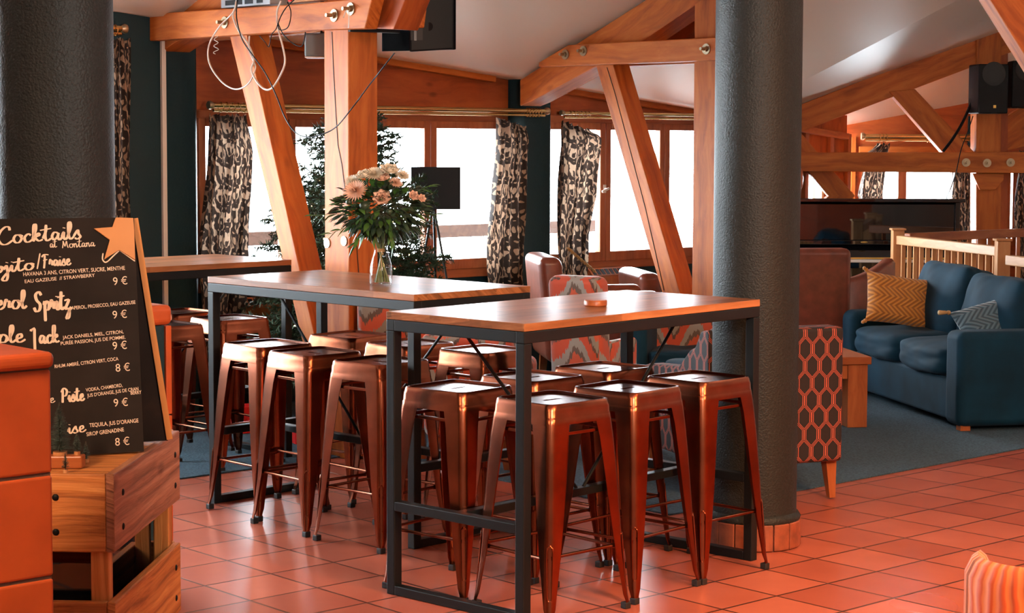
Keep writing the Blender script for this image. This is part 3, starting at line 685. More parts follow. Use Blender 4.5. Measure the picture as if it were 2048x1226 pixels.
def place(label, pts, group):
    L_, F_, R_, B_ = pts; c = sum((atz(x, y, .757) for x, y in pts), Vector())/4
    d = Vector((0, 0, 0))
    for p, k in ((L_, 1), (F_, 0), (R_, -1), (B_, 2)):
        v = (atz(p[0], p[1], .757)-c).normalized(); d += Matrix.Rotation(k*PI/2, 3, 'Z') @ v
    ang = math.atan2(d.y, d.x)-PI/4
    o = stool0 if not used[0] else copy_tree(stool0); used[0] = True
    i = len(ST); tx, ty = SPOT[i]; TP = (TP1, TP2, TP3)[0 if i < 6 else 1 if i < 12 else 2]; To = (T1, T2, T3t)[0 if i < 6 else 1 if i < 12 else 2]
    e = TP(1, 0, 0); al = math.atan2(e.y, e.x); ang = al+(((ang-al+PI/4) % (PI/2))-PI/4)*.5
    c = TP(tx, ty, 0)+To.location; o.location = (c.x, c.y, 0); o.rotation_euler = (0, 0, ang); o['label'] = label; o['group'] = group
    return o
g = 'copper bar stools around the three bar tables'
ST = []
SPOT = [(.262,.565),(.262,.10),(.690,.10),(1.118,.088),(.69,.575),(1.112,.56),(1.09,.10),(.685,.04),(.240,.03),(1.119,.624),(.67,.585),(.245,.645),(1.072,.094),(1.094,.57),(.621,.03)]
for label, pts in (
 ('copper stool at the near left end of the front bar table, seat glaring white', ((811,780),(932,793),(1011,777),(894,760))),
 ('nearest copper stool, dull seat seen just right of the front table corner leg', ((1002,796),(1090,815),(1210,801),(1114,783))),
 ('copper stool with bright orange leg in the middle of the front table side', ((1142,774),(1255,788),(1342,774),(1216,759))),
 ('rightmost copper stool, beside the dark round column', ((1294,754),(1394,768),(1485,758),(1376,742))),
 ('dark seated stool tucked under the middle of the front bar table', ((968,756),(1066,770),(1164,756),(1064,744))),
 ('stool farthest back at the front table, white glaring seat before the flame armchair', ((1130,738),(1232,751),(1316,738),(1221,724))),
 ('leftmost of three stools on the near side of the middle bar table', ((465,687),(530,698),(630,688),(573,678))),
 ('centre stool of three on the near side of the middle bar table', ((556,704),(625,718),(730,707),(655,694))),
 ('stool on the near side of the middle table, right behind the front table left leg', ((678,723),(763,736),(860,719),(765,711))),
 ('stool against the square timber post, behind the middle bar table', ((634,671),(704,681),(777,668),(700,661))),
 ('stool on the far side of the middle table, second from the timber post', ((744,687),(820,697),(904,689),(822,678))),
 ('stool beyond the middle table, before the low flame patterned chair', ((898,701),(975,711),(1064,700),(990,691))),
 ('stool at the far left table, seen just left of the middle table steel leg', ((388,636),(445,645),(532,637),(470,627))),
 ('rearmost stool at the far left table, below the dark pier', ((294,624),(352,632),(438,624),(378,616))),
 ('stool at the far left table mostly hidden by the blackboard and tiled post', ((250,648),(310,660),(398,650),(342,640)))):
    ST.append(place(label, pts, g))

# ================================================================ blackboard on the crate
CB = Vector((-.968, 4.62, 0))            # near right corner of the crate, on the floor
ctop = 0
pc = aty(215, 945, 4.62); ctop = pc.z; CB = Vector((pc.x, pc.y, 0))
pr = atz(360, 850, ctop); ex_ = Vector((pr.x-CB.x, pr.y-CB.y, 0)); depth = ex_.length-.10; cy_ = ex_.normalized(); cx_ = Vector((-cy_.y, cy_.x, 0))   # cx_ points left
crate = thing('plank_crate', 'open slatted wooden crate of brushed planks carrying the blackboard', 'crate', CB)
def CP(x, y, z): return cx_*x+cy_*y+ZV*z
Wd = .66
def cbox(lo, hi, name, mat, grain, bev=.004, par=crate):
    m = M(); x0, y0, z0 = lo; x1, y1, z1 = hi
    m.add([CP(*p) for p in ((x0,y0,z0),(x1,y0,z0),(x1,y1,z0),(x0,y1,z0),(x0,y0,z1),(x1,y0,z1),(x1,y1,z1),(x0,y1,z1))],
          [(0,1,2,3),(4,7,6,5),(0,4,5,1),(1,5,6,2),(2,6,7,3),(3,7,4,0)]) if True else None
    m.f = [tuple(reversed(f)) for f in m.f]
    if (cx_.cross(cy_)).z > 0: m.f = [tuple(reversed(f)) for f in m.f]
    o = m.build(name, mat, par, grain=grain, bevel=bev)
    me = o.data; 
    import bmesh
    bm = bmesh.new(); bm.from_mesh(me); bmesh.ops.recalc_face_normals(bm, faces=bm.faces); bm.to_mesh(me); bm.free()
    return o
PH = .197; GAP = .125; pt = .022
zt = ctop
lv = [(zt-PH, zt), (zt-2*PH-GAP, zt-PH-GAP), (zt-3*PH-2*GAP+.02, zt-2*PH-2*GAP)]
for i, (a, b) in enumerate(lv):
    a = max(a, .002)
    f = cbox((0, -pt, a), (Wd, 0, b), 'front_plank', MT['crate'], cx_)
    s = cbox((-pt, -pt, a), (0, depth, b), 'side_plank', MT['crate_grey' if i == 0 else 'crate'], cy_)
    cbox((Wd, -pt, a), (Wd+pt, depth, b), 'side_plank', MT['crate'], cy_); cbox((0, depth, a), (Wd, depth+pt, b), 'back_plank', MT['crate'], cx_)
    for zz in (a+.05, b-.06):
        for xx in (.125, .5): M().ball(CP(xx, -pt, zz), .009, 8, (1,.5,1)).build('screw', MT['black'], f, smooth=179)
        for yy in (.06, depth-.06): M().ball(CP(-pt, yy, zz), .009, 8, (.5,1,1)).build('screw', MT['black'], s, smooth=179)
for x in (.001, Wd-.046):
    for y in (.001, depth-.046): cbox((x, y, .001), (x+.045, y+.045, zt-.02), 'corner_post', MT['crate'], ZV)
cbox((.0, .0, zt-.022), (Wd, depth, zt-.002), 'top_board', MT['crate'], cx_)
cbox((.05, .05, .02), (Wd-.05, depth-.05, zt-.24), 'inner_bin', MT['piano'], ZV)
# blackboard
b0 = atz(288, 905, zt); ang = math.radians(20)
bx = Vector((math.cos(ang), math.sin(ang), 0))          # along the board to the right
bt = aty(268, 437, b0.y+.11); bu = (bt-b0)
bu = bu-bx*0
bh = bu.length; bn = bx.cross(bu).normalized()           # towards the camera
BW = .62
board = thing('cocktail_blackboard', 'black A-frame chalkboard listing cocktails and prices with an orange wooden star', 'blackboard', b0+ZV*.002)
def bp_(px, py, off=0):                                   # pixel on the board face -> local to the board
    return atp(px, py, b0, bn)-b0+bn*off
pl = [bt-b0, Vector((0,0,0)), -bx*BW, (bt-b0)-bx*BW]
M().prism([p+ZV*.001 for p in pl], -bn*.008).build('front_panel', MT['board'], board)
# rear panel with its orange edge
rf = atz(336, 884, zt)-b0; rt_ = (bt-b0)-bn*.012
rdir = -bx*BW
M().prism([rt_, rf+ZV*.002, rf+rdir+ZV*.002, rt_+rdir], -bn*.006).build('rear_panel', MT['board'], board)
m = M(); fdir = (rf-rt_).normalized(); 
M().bar(rt_+bx*.004, rf+bx*.004+ZV*.006, .010, .016, up=bx).build('edge_strip', MT['strip'], board, grain=fdir)
# star
cxs, cys = 236, 484
star = []
for q in ((231,437),(266,438),(268,462),(270,522),(238,502),(208,521),(219,482),(187,459),(224,456)): star.append(bp_(q[0], q[1], .001))
M().prism(star, bn*.005).build('wooden_star', MT['star'], board, grain=bx, bevel=.001)

# ---- handwriting
def ribbon(m, pts, w0, nrm, cal=.45, down=None):
    pts = catmull(pts, 5); k = len(m.v); n = len(pts)
    for i, p in enumerate(pts):
        d = (pts[min(i+1, n-1)]-pts[max(i-1, 0)]); 
        if d.length < 1e-9: d = Vector((1, 0, 0))
        d.normalize(); s = nrm.cross(d); v = abs(d.dot(down)) if down else 1
        ww = w0*(cal+(1-cal)*v)*(.7 if i in (0, n-1) else 1)/2; m.v += [p-s*ww, p+s*ww]
    for i in range(n-1): m.f.append((k+2*i, k+2*i+2, k+2*i+3, k+2*i+1))
G = {  # strokes in x-height units: (advance, [strokes])
 'C': (1.5, [[(1.3,1.6),(1.25,2.0),(.9,2.05),(.4,1.5),(.15,.7),(.4,.0),(.9,-.1),(1.5,.35)]]),
 'o': (1.0, [[(.75,.9),(.35,.95),(.1,.5),(.25,.05),(.6,.05),(.85,.5),(.7,.95),(1.0,.75)]]),
 'c': (.85, [[(.75,.8),(.5,1.0),(.15,.6),(.2,.1),(.5,0),(.9,.3)]]),
 'k': (1.0, [[(0,.3),(.4,1.4),(.45,2.1),(.25,2.0),(.15,.9),(.12,0)],[(.15,.5),(.6,1.0),(.7,.75),(.3,.5),(.6,.05),(1.0,.2)]]),
 't': (.8, [[(0,.3),(.35,1.2),(.42,2.0)],[(.42,2.0),(.25,.5),(.4,0),(.8,.25)],[(-.2,1.35),(.9,1.5)]]),
 'T': (1.0, [[(-.2,1.75),(.5,1.5),(1.5,1.75)],[(.6,1.6),(.4,.6),(.45,0),(.9,.2)]]),
 'a': (1.0, [[(.7,.85),(.35,.98),(.1,.5),(.25,.05),(.6,.4),(.75,.9)],[(.75,.9),(.65,.3),(.8,0),(1.05,.3)]]),
 'i': (.55, [[(0,.3),(.25,.95),(.2,.25),(.35,0),(.6,.3)],[(.3,1.4),(.32,1.5)]]),
 'l': (.6, [[(0,.3),(.4,1.4),(.4,2.1),(.2,1.9),(.15,.5),(.3,0),(.65,.3)]]),
 's': (.8, [[(0,.3),(.45,1.05),(.5,.6),(.65,.2),(.35,-.05),(.1,.1)]]),
 'S': (1.4, [[(1.2,1.7),(.9,2.1),(.4,1.8),(.5,1.2),(.95,.7),(.8,.1),(.3,-.05),(.05,.4)]]),
 'M': (1.6, [[(.1,0),(.3,1.0),(.35,1.8)],[(.35,1.8),(.6,.7),(.7,.4)],[(.7,.4),(1.1,1.7),(1.2,.6),(1.4,0)]]),
 'n': (1.0, [[(0,.7),(.15,.95),(.15,0)],[(.15,.5),(.5,1.0),(.65,.5),(.7,.0),(1.0,.3)]]),
 'j': (.55, [[(0,.4),(.3,.95),(.3,-.6),(.1,-1.3),(-.25,-1.1),(.1,-.4),(.6,.3)],[(.35,1.4),(.37,1.5)]]),
 '/': (.7, [[(.0,-.2),(.65,2.0)]]),
 'F': (1.2, [[(-.1,1.6),(.4,2.0),(1.2,1.9)],[(.5,1.9),(.35,.7),(.15,-.3)],[(.1,1.0),(.9,1.15)]]),
 'r': (.75, [[(0,.3),(.2,1.1),(.35,.9),(.55,.85),(.5,.2),(.8,.3)]]),
 'e': (.85, [[(.05,.35),(.55,.6),(.5,1.0),(.2,.8),(.15,.15),(.45,-.02),(.9,.3)]]),
 'A': (1.5, [[(0,0),(.5,1.2),(.85,2.1)],[(.85,2.1),(1.0,1.0),(1.2,0)],[(.2,.7),(1.2,.8)]]),
 'p': (1.0, [[(.1,.6),(.25,1.0),(.2,0),(.15,-1.2)],[(.2,.5),(.5,1.0),(.85,.7),(.7,.1),(.3,.05)],[(.7,.15),(1.0,.3)]]),
 'z': (.9, [[(.0,.95),(.65,1.0),(.1,.05),(.6,.0),(.5,-.9),(.15,-1.0),(.7,-.1),(.95,.2)]]),
 'J': (1.2, [[(.2,1.8),(.7,2.0)],[(.65,1.95),(.55,.5),(.5,-.8)],[(.1,1.6),(.2,1.85)]]),
 'P': (1.3, [[(.4,1.9),(.3,.8),(.2,-.1)],[(.1,1.5),(.6,2.1),(1.15,1.7),(.9,1.0),(.4,.9)]]),
 ' ': (.7, []),
}
def script(word, x0, y0, x1, y1, xh, wt=.26):
    adv = sum(G[c][0] for c in word); P0 = bp_(x0, y0, .0012); P1 = bp_(x1, y1, .0012); ex = (P1-P0); sx = ex.length/adv; ex.normalize(); up = bn.cross(ex).normalized()
    hh = (bp_(x0, y0-xh, 0)-bp_(x0, y0, 0)).length; m = M(); x = 0; k = 0
    for c in word:
        a, st = G[c]
        for s_ in st:
            pts = [P0+ex*((x+px_)*sx)+up*(pz*hh)+bn*(.00006*k) for px_, pz in s_]; k += 1
            if len(pts) == 2: pts = [pts[0], pts[0].lerp(pts[1], .5), pts[1]]
            ribbon(m, pts, wt*hh, bn, .38, up)
        x += a
    m.build('lettering', MT['chalk'], board)
def caps(txt, x0, y0, x1, y1, h, bold=.010):
    cu = bpy.data.curves.new('lettering', 'FONT'); cu.body = txt; cu.size = 1; cu.offset = bold; cu.extrude = 0.0; o = bpy.data.objects.new('lettering', cu); C.objects.link(o)
    bpy.context.view_layer.update(); me = bpy.data.meshes.new_from_object(o); bpy.data.objects.remove(o); o = bpy.data.objects.new('lettering', me); C.objects.link(o); me.materials.append(MT['chalk'])
    wdt = max(v.co.x for v in me.vertices)
    P0 = bp_(x0, y0, .0013); P1 = bp_(x1, y1, .0013); ex = (P1-P0); sx = ex.length/wdt; ex.normalize(); up = bn.cross(ex).normalized()
    hh = (bp_(x0, y0-h, 0)-bp_(x0, y0, 0)).length/.72; nz = ex.cross(up)
    o.parent = board; mt = Matrix((ex*sx, up*hh, nz*1)).transposed().to_4x4(); mt.translation = P0; o.matrix_local = mt; return o
script('Cocktails', -6, 490, 164, 478, 16, .34)
script('at', 100, 497, 114, 496, 8, .25); script('Montana', 124, 498, 190, 494, 8, .25)
script('Mojito', -48, 552, 70, 540, 13, .42); script('/', 74, 537, 84, 536, 14, .2); script('Fraise', 86, 535, 142, 531, 12, .34)
script('AperoL'.replace('L', 'l'), -55, 622, 53, 618, 17, .34); script('Spritz', 68, 624, 142, 619, 18, .34)
script('Apple', -62, 690, 50, 685, 16, .36); script('Jack', 62, 690, 119, 686, 16, .34)
script('e', 100, 807, 110, 806, 9, .3); script('Piste', 123, 806, 169, 802, 13, .36); script('ise', 136, 869, 172, 864, 12, .34)
caps('HAVANA 3 ANS, CITRON VERT, SUCRE, MENTHE', 46, 554, 250, 541, 8); caps('EAU GAZEUSE  // STRAWBERRY', 49, 568, 190, 555, 7)
caps('APEROL, PROSECCO, EAU GAZEUSE', 143, 621, 271, 609, 7); caps('JACK DANIELS, MIEL, CITRON,', 126, 680, 247, 668, 7)
caps('PURÉE PASSION, JUS DE POMME.', 121, 692, 251, 679, 7); caps('RHUM AMBRÉ, CITRON VERT, COCA', 109, 738, 237, 722, 7)
caps('VODKA, CHAMBORD,', 172, 785, 245, 775, 7); caps("JUS D'ORANGE, JUS DE CRAN", 175, 796, 277, 782, 7); caps('BERRY', 261, 791, 283, 789, 7)
caps("TEQUILA, JUS D'ORANGE", 179, 856, 277, 846, 8); caps('SIROP GRENADINE', 173, 874, 248, 864, 8)
for a, x, y in (('9 €', 226, 572), ('9 €', 225, 639), ('9 €', 225, 701), ('8 €', 231, 745), ('9 €', 227, 815), ('8 €', 230, 893)): caps(a, x, y, x+29, y-2, 16, 0)
m = M(); ribbon(m, [bp_(*q, .0012) for q in ((206, 508), (205, 520), (210, 526), (216, 524))], .0035, bn, 1); ribbon(m, [bp_(*q, .0012) for q in ((216, 524), (228, 512), (239, 502))], .0035, bn, 1); ribbon(m, [bp_(*q, .0012) for q in ((239, 502), (255, 513), (270, 524))], .0035, bn, 1)
m.build('chalk_line', MT['chalk'], board)

# little bottle-brush trees on the crate
def mini_tree(px, pyb, h, r, label, zb=None, base=.0, seed=1):
    rnd = random.Random(seed)
    p = atz(px, pyb, zt); t = thing('miniature_fir', label, 'miniature tree', (p.x, p.y, zt+base))
    M().lathe([(r*.5, 0), (r*.5, .009)], n=14).build('wood_disc', MT['palewood'], t, smooth=40, grain=ZV)
    M().tube([(0,0,.008), (0,0,h*.98)], .0015, 6).build('trunk', MT['bark'], t)
    m = M(); n = int(900*min(1, h*8))
    for i in range(n):
        f = rnd.random(); z = .012+(h-.012)*f; rr = r*(1-f)**.8*(rnd.uniform(.75, 1.05)); a = rnd.uniform(0, 2*PI)
        d = Vector((math.cos(a), math.sin(a), rnd.uniform(-.15, .25))); p0 = Vector((0, 0, z)); p1 = p0+d*rr; s = d.cross(ZV).normalized()*.0009
        m.add([p0-s, p1-s*.6, p1+s*.6, p0+s], [(0,1,2,3)])
    m.build('bristles', MT['frost'], t); return t
lp = atz(135, 937, zt)
logb = M().box((-.045, -.02, 0), (.045, .02, .032)).build('wood_log', MT['ctable'], grain=(1,0,0), bevel=.004); logb.location = (lp.x-.008, lp.y+.02, zt-.001)
tag(logb, 'small split log on the crate under the miniature fir trees', 'log')
mt1 = mini_tree(121, 930, .135, .036, 'largest miniature frosted fir tree, standing on the split log', base=.031, seed=2); mt1.location = (logb.location.x-.015, logb.location.y, zt+.031)
mt2 = mini_tree(152, 925, .058, .016, 'small miniature fir on the log, right of the largest one', base=.031, seed=3); mt2.location = (logb.location.x+.028, logb.location.y, zt+.031)
mini_tree(172, 925, .055, .014, 'miniature fir standing on the crate right of the log', seed=4)
mini_tree(131, 946, .050, .013, 'tiny miniature fir standing in front of the log', seed=5)

# ================================================================ tiled block, near left
TBY = 3.85; kc = aty(103, 735, TBY)
tb_ = thing('tiled_counter_end', 'orange terracotta tiled counter end in the near left corner', 'counter', (kc.x, kc.y, 0), math.atan2(B.y, B.x))
zc = kc.z
def tile(z0, z1, dx=0):
    M().box((-.5, 0, z0), (-.001-dx, .30, z1)).build('tile', MT['terracotta'], tb_, bevel=.006, seg=3)
for z0, z1 in ((zc-.218, zc-.004), (zc-.434, zc-.224), (zc-.65, zc-.44), (zc-.866, zc-.656), (.003, zc-.872)): tile(z0, z1)
M().box((-.498, .004, .0), (-.004, .296, zc)).build('mortar_core', MT['mortar'], tb_)
M().box((-.5, -.014, zc), (.002, .31, zc+.034)).build('cap_tile', MT['terracotta'], tb_, bevel=.013, seg=4)
# second tiled post behind the board
q = aty(344, 650, 6.9)
tp = thing('tiled_post', 'terracotta tiled post with rounded cap seen between blackboard and stools', 'counter', (q.x, q.y, 0), math.atan2(B.y, B.x))
M().box((-.30, -.0, q.z), (.006, .22, q.z+.075)).build('cap_tile', MT['terracotta'], tp, bevel=.022, seg=4)
for z0, z1 in ((q.z-.33, q.z-.002), (q.z-.665, q.z-.335), (.003, q.z-.67)): M().box((-.026, 0, z0), (-.002, .2, z1)).build('tile', MT['terracotta'], tp, bevel=.003)
M().box((-.29, .01, 0), (-.028, .2, q.z-.001)).build('recess_shade_block', MT['teal'], tp)  # solid dark box standing in for the shade inside the opening

# ================================================================ vase and bouquet
vp = atz(762, 571, 1.05)
vase = thing('glass_vase', 'clear glass vase half filled with water on the middle bar table', 'vase', (vp.x, vp.y, 1.05))
vprof = [(.040, .001), (.046, .004), (.049, .02), (.050, .05), (.046, .09), (.036, .125), (.029, .148), (.030, .165), (.038, .188)]
M().lathe(vprof, n=36, cap=False).build('glass_body', MT['vglass'], vase, smooth=60)
M().lathe([(.040, .001), (.045, .004), (.045, .010), (.001, .011)], n=36, cap=False).build('glass_base', MT['vglass'], vase, smooth=60)
M().lathe([(.046, .012), (.0485, .05), (.046, .078), (.001, .0785)], n=30, cap=False).build('water', MT['vglass'], vase, smooth=60)
bq = thing('flower_bouquet', 'bouquet of cream and peach flowers with green leaves in the glass vase', 'bouquet', (vp.x, vp.y, 1.055))
rnd = random.Random(11)
m = M()
for i in range(22):
    a = rnd.uniform(0, 2*PI); r = rnd.uniform(.012, .036); b = a+PI+rnd.uniform(-.5, .5)
    m.tube(catmull([(r*math.cos(a), r*math.sin(a), .01), (.009*math.cos(b), .009*math.sin(b), .145), (.05*math.cos(b), .05*math.sin(b), .24)], 4), .0026, 6)
m.build('stems', MT['stem'], bq, smooth=60)
m = M()
for i in range(5): m.tube([Vector((.015*math.cos(t), .015*math.sin(t), .142+i*.003)) for t in [2*PI*j/16 for j in range(16)]], .0018, 5, closed=True)
m.tube(catmull([(.012,-.014,.15),(.0,-.018,.12),(.006,-.02,.08),(-.004,-.02,.06)], 4), .0016, 5)
m.build('twine_tie', MT['twine'], bq, smooth=60)
def leaf(m, p, d, L, w_, curl=.25):
    d = Vector(d).normalized(); s = d.cross(ZV)
    if s.length < .1: s = Vector((1, 0, 0))
    s.normalize(); n_ = s.cross(d); s = (s+n_*rnd.uniform(-.7, .7)).normalized(); n_ = s.cross(d)
    k = len(m.v); pr_ = ((0, 0), (.25, .8), (.5, 1), (.75, .7), (1, 0))
    for f, ww in pr_:
        c = p+d*(L*f)-ZV*(curl*L*f*f)
        m.v += [c-s*(w_*ww/2)-n_*(ww*.12*w_), c, c+s*(w_*ww/2)-n_*(ww*.12*w_)] if False else [c-s*(w_*ww/2), c+n_*(w_*.12*ww), c+s*(w_*ww/2)]
    for i in range(4):
        a = k+i*3; m.f += [(a, a+3, a+4, a+1), (a+1, a+4, a+5, a+2)]
bc = Vector((.005, 0, .335))
def sph(): 
    while 1:
        v = Vector((rnd.uniform(-1, 1), rnd.uniform(-1, 1), rnd.uniform(-1, 1)))
        if .2 < v.length < 1: return v
for nm, mat, cnt, sz in (('green_leaves', MT['leaf'], 330, (.05, .022)), ('dark_leaves', MT['darkleaf'], 620, (.045, .02))):
    m = M()
    for i in range(cnt):
        v = sph(); p = bc+Vector((v.x*.165, v.y*.13, v.z*.125))
        if mat == MT['leaf'] and p.x > .02 and rnd.random() < .6: p.x = -p.x
        if p.z < .2 and (abs(p.x) > .11): continue
        if p.z < .225 and p.xy.length < .06: continue
        leaf(m, p, v.normalized()+Vector((0, 0, .2)), rnd.uniform(.6, 1.3)*sz[0], sz[1]*rnd.uniform(.6, 1.2), rnd.uniform(0, .6))
    m.build(nm, mat, bq, smooth=179)
m = M()                                                    # long trailing sprays at the left and below
for (p0, p1) in (((-.08, -.04, .31), (-.245, -.06, .30)), ((-.06, -.04, .28), (-.20, -.05, .215)), ((-.05, -.05, .25), (-.10, -.07, .165)), ((.03, -.04, .27), (.05, -.06, .17)), ((.1, 0, .33), (.22, -.02, .30)), ((.1, 0, .38), (.19, -.02, .43))):
    p0 = Vector(p0); p1 = Vector(p1); m.tube([p0, p1], .0012, 5)
    for i in range(9):
        f = i/8; leaf(m, p0.lerp(p1, f), (p1-p0).normalized()+Vector((rnd.uniform(-.4, .4), 0, rnd.uniform(-.8, .8))), .042, .014, .3)
m.build('trailing_sprays', MT['leaf'], bq, smooth=179)
def bloom(p, r, mat, nm, kind):
    m = M(); p = Vector(p); ax = (p-bc).normalized()+Vector((0, -.35, .15)); ax.normalize(); s = ax.cross(ZV).normalized(); q2 = s.cross(ax)
    if kind == 'mum':
        for i in range(110):
            f = (i/110)**.5; a = i*2.399; d = (ax*(1.05-f)+(s*math.cos(a)+q2*math.sin(a))*f*1.25).normalized(); k = len(m.v)
            t_ = d.cross(ax+Vector((.01, .02, 0))).normalized()*r*.075; L_ = r*(.55+.5*f)
            e1 = p+d*L_; m.v += [p-t_, p+d*L_*.6-t_, e1-t_*.3+ax*r*.05, e1+t_*.3+ax*r*.05, p+d*L_*.6+t_, p+t_]; m.f += [(k, k+1, k+4, k+5), (k+1, k+2, k+3, k+4)]
    else:
        for ring, (nr, rr, op) in enumerate(((3, .35, .2), (5, .6, .45), (6, .85, .75), (7, 1.05, 1.05))):
            for i in range(nr):
                a = 2*PI*i/nr+ring*.5; o = s*math.cos(a)+q2*math.sin(a); t_ = (q2*math.cos(a)-s*math.sin(a))
                m.grid(lambda u, v, o=o, t_=t_, rr=rr, op=op: p+o*(r*rr*(.25+.75*math.sin(u*1.5)*op))+ax*(r*(.15+.75*u-.25*u*u*op))+t_*(r*rr*.65*(v-.5)*2*math.sin(.5+u*2.2))-o*(r*.35*(v-.5)**2*4*rr), 4, 4)
    m.build(nm, mat, bq, smooth=179)
for i, (x, z, r, mat, kd) in enumerate(((-.085, .405, .050, 'petalp', 'mum'), (-.10, .445, .034, 'petalw', 'mum'), (.012, .375, .034, 'petalp', 'rose'), (-.02, .475, .040, 'petalw', 'mum'), (.035, .485, .036, 'petalw', 'rose'), (-.055, .465, .030, 'petalw', 'rose'),
        (.085, .47, .032, 'petalw', 'mum'), (.01, .455, .03, 'petalp', 'rose'), (.125, .385, .022, 'petalp', 'rose'), (.155, .375, .018, 'petalp', 'rose'), (.06, .44, .028, 'petalp', 'mum'))):
    bloom((x, -.115 if z < .44 else -.07, z), r, MT[mat], 'flower', kd)
for (x, z, r) in ((-.052, .345, .019), (-.11, .36, .012), (.04, .32, .012)): M().ball((x, -.125, z), r, 10).build('seed_pod', MT['darkleaf'], bq, smooth=179)

bq.scale = (1.14, 1.14, 1.0)
for c_ in bq.children:
    if c_.name.startswith(('stems', 'twine')): c_.scale = (1/1.14, 1/1.14, 1)
# ================================================================ curtains, rails, radiators
def rail(name, label, P, Q, r, ends=True, rings=(), two=True, off=ZV*-.03):
    P, Q = Vector(P), Vector(Q); m = M(); m.tube([P, Q], r, 12); t = thing(name, label, 'curtain rail', P)
    m.v = [v-P for v in m.v]; m.build('pole', MT['brass'], t, smooth=60)
    if two: 
        m = M(); m.tube([off, Q-P+off], r*.6, 10); m.build('cord_pole', MT['brass'], t, smooth=60)
    d = (Q-P).normalized()
    if ends:
        for c, s in ((Vector((0,0,0)), -1), (Q-P, 1)): M().tube([c, c+d*(s*.02), c+d*(s*.035)], [r, r*1.7, r*1.5], 12).build('finial', MT['zinc'], t, smooth=50)
    for f in rings:
        c = (Q-P)*f; u = d.cross(ZV).normalized(); M().tube([c+(u*math.cos(a)+ZV*math.sin(a))*(r*1.9)-ZV*(r*.7) for a in [2*PI*j/14 for j in range(14)]], .0025, 6, closed=True).build('ring', MT['brass'], t, smooth=60)
    for f in (.03, .97):
        c = (Q-P)*f; wdir = -A if name == 'curtain_rail' else YV
        M().bar(c, c+wdir*.13, .014, .02).build('bracket', MT['brass'], t)
    return t
def curtain(label, P, d, prof, nf, amp, seed, H0, tie=None, group=None, cw=1.2, slant=0):
    # P: top start on the rail; d: direction along the rail; prof: [(z, left, right)] widths along d
    rn = random.Random(seed); ph = rn.uniform(0, 6); n = d.cross(ZV).normalized()
    zs = [q[0] for q in prof]
    def lr(z):
        for (z1, l1, r1), (z0, l0, r0) in zip(prof, prof[1:]):
            if z0 <= z <= z1: f = (z-z0)/(z1-z0); f = f*f*(3-2*f); return l0+(l1-l0)*f, r0+(r1-r0)*f
        return prof[-1][1:]
    def fn(u, v):
        z = zs[0]+(zs[-1]-zs[0])*v; l, r = lr(z); x = l+(r-l)*u
        wv = math.sin(u*nf*2*PI+ph+.8*math.sin(v*3+seed))*amp*(.5+.5*min(1, v*4))*(.75+.25*math.sin(v*7+u*5))+.35*amp*math.sin(u*nf*4.3*PI+2*v+ph)
        zz = z-(slant*u*max(0, 1-v*6) if slant else 0)-(0.018*abs(math.sin(u*nf*PI)) if v < .02 else 0)
        q = d*(x+.012*math.sin(v*9+u*14))+n*wv; return Vector((q.x, q.y, zz-P[2]))
    t = thing('curtain', label, 'curtain', P, 0, group)
    M().grid(fn, 84, 60).build('cloth', MT['damask'], t, smooth=179, uvgrid=(84, 60, cw, zs[0]-zs[-1]))
    if tie:
        z = tie; l, r = lr(z); m = M(); k = []
        for j in range(25):
            f = j/24; q = d*(l+(r-l)*f)-n*(-amp*2.4); k.append(Vector((q.x, q.y, z-P[2]-.18*f)))
        for o_ in (0, PI): m.tube([p+Vector((0, 0, .008*math.sin(i*1.2+o_)))-n*(.004*math.cos(i*1.2+o_)) for i, p in enumerate(k)], .007, 6)
        m.build('tie_rope', MT['twine'], t, smooth=60)
    return t
RB = WA-.22
def rp(b, z): return WM @ Vector((b, RB, z))
def bpx(px, a=-(WA-.22)):   # b coordinate on the rail line under a pixel column
    t = (px-1024)/FPX; return (-a*(A.x-t*A.y))/(B.x-t*B.y)*1.0
rail('curtain_rail', 'brass double curtain rail across the window behind the timber post', rp(6.22, 1.885), rp(8.93, 1.885), .016, rings=[.02,.035,.05,.065,.08,.94,.95,.96,.97,.98])
rail('curtain_rail', 'brass curtain rail of the window right of the dark pier', rp(9.12, 1.875), rp(10.95, 1.875), .012, rings=[.03,.05,.07,.09,.11,.13])
rail('curtain_rail', 'brass curtain rail high at the left, beside the near round column', rp(3.0, 2.315), rp(5.60, 2.315), .017, rings=[.90,.985])
g2 = 'dark brown and cream ikat curtains'
def crt(label, pl, pr, rows, nf, amp, seed, tie=None, cw=1.2, top=None, slant=0):
    b0 = bpx(pl); P = rp(b0, top); prof = []
    for z, l, r in rows: prof.append((z, bpx(l)-b0, bpx(r)-b0))
    return curtain(label, P, B, prof, nf, amp, seed, top, tie, g2, cw, slant)
crt('ikat curtain left of the leaning strut, at the left end of the wide window', 412, 500, [(1.838, 416, 488), (1.6, 412, 500), (.95, 397, 490), (.5, 402, 478), (.03, 404, 482)], 6, .035, 1, .62, 1.15, 1.838)
crt('ikat curtain left of the dark pier, lit white along one edge by the window', 985, 1055, [(1.838, 992, 1050), (1.7, 990, 1056), (1.3, 983, 1052), (.9, 978, 1050), (.4, 984, 1048), (.03, 984, 1048)], 5, .04, 2, None, .95, 1.838, .05)
crt('ikat curtain right of the dark pier, tied with a slanting rope', 1116, 1196, [(1.83, 1120, 1170), (1.74, 1116, 1197), (1.35, 1116, 1188), (.95, 1116, 1172), (.6, 1118, 1166), (.03, 1116, 1165)], 5, .04, 3, .93, 1.0, 1.83, .06)
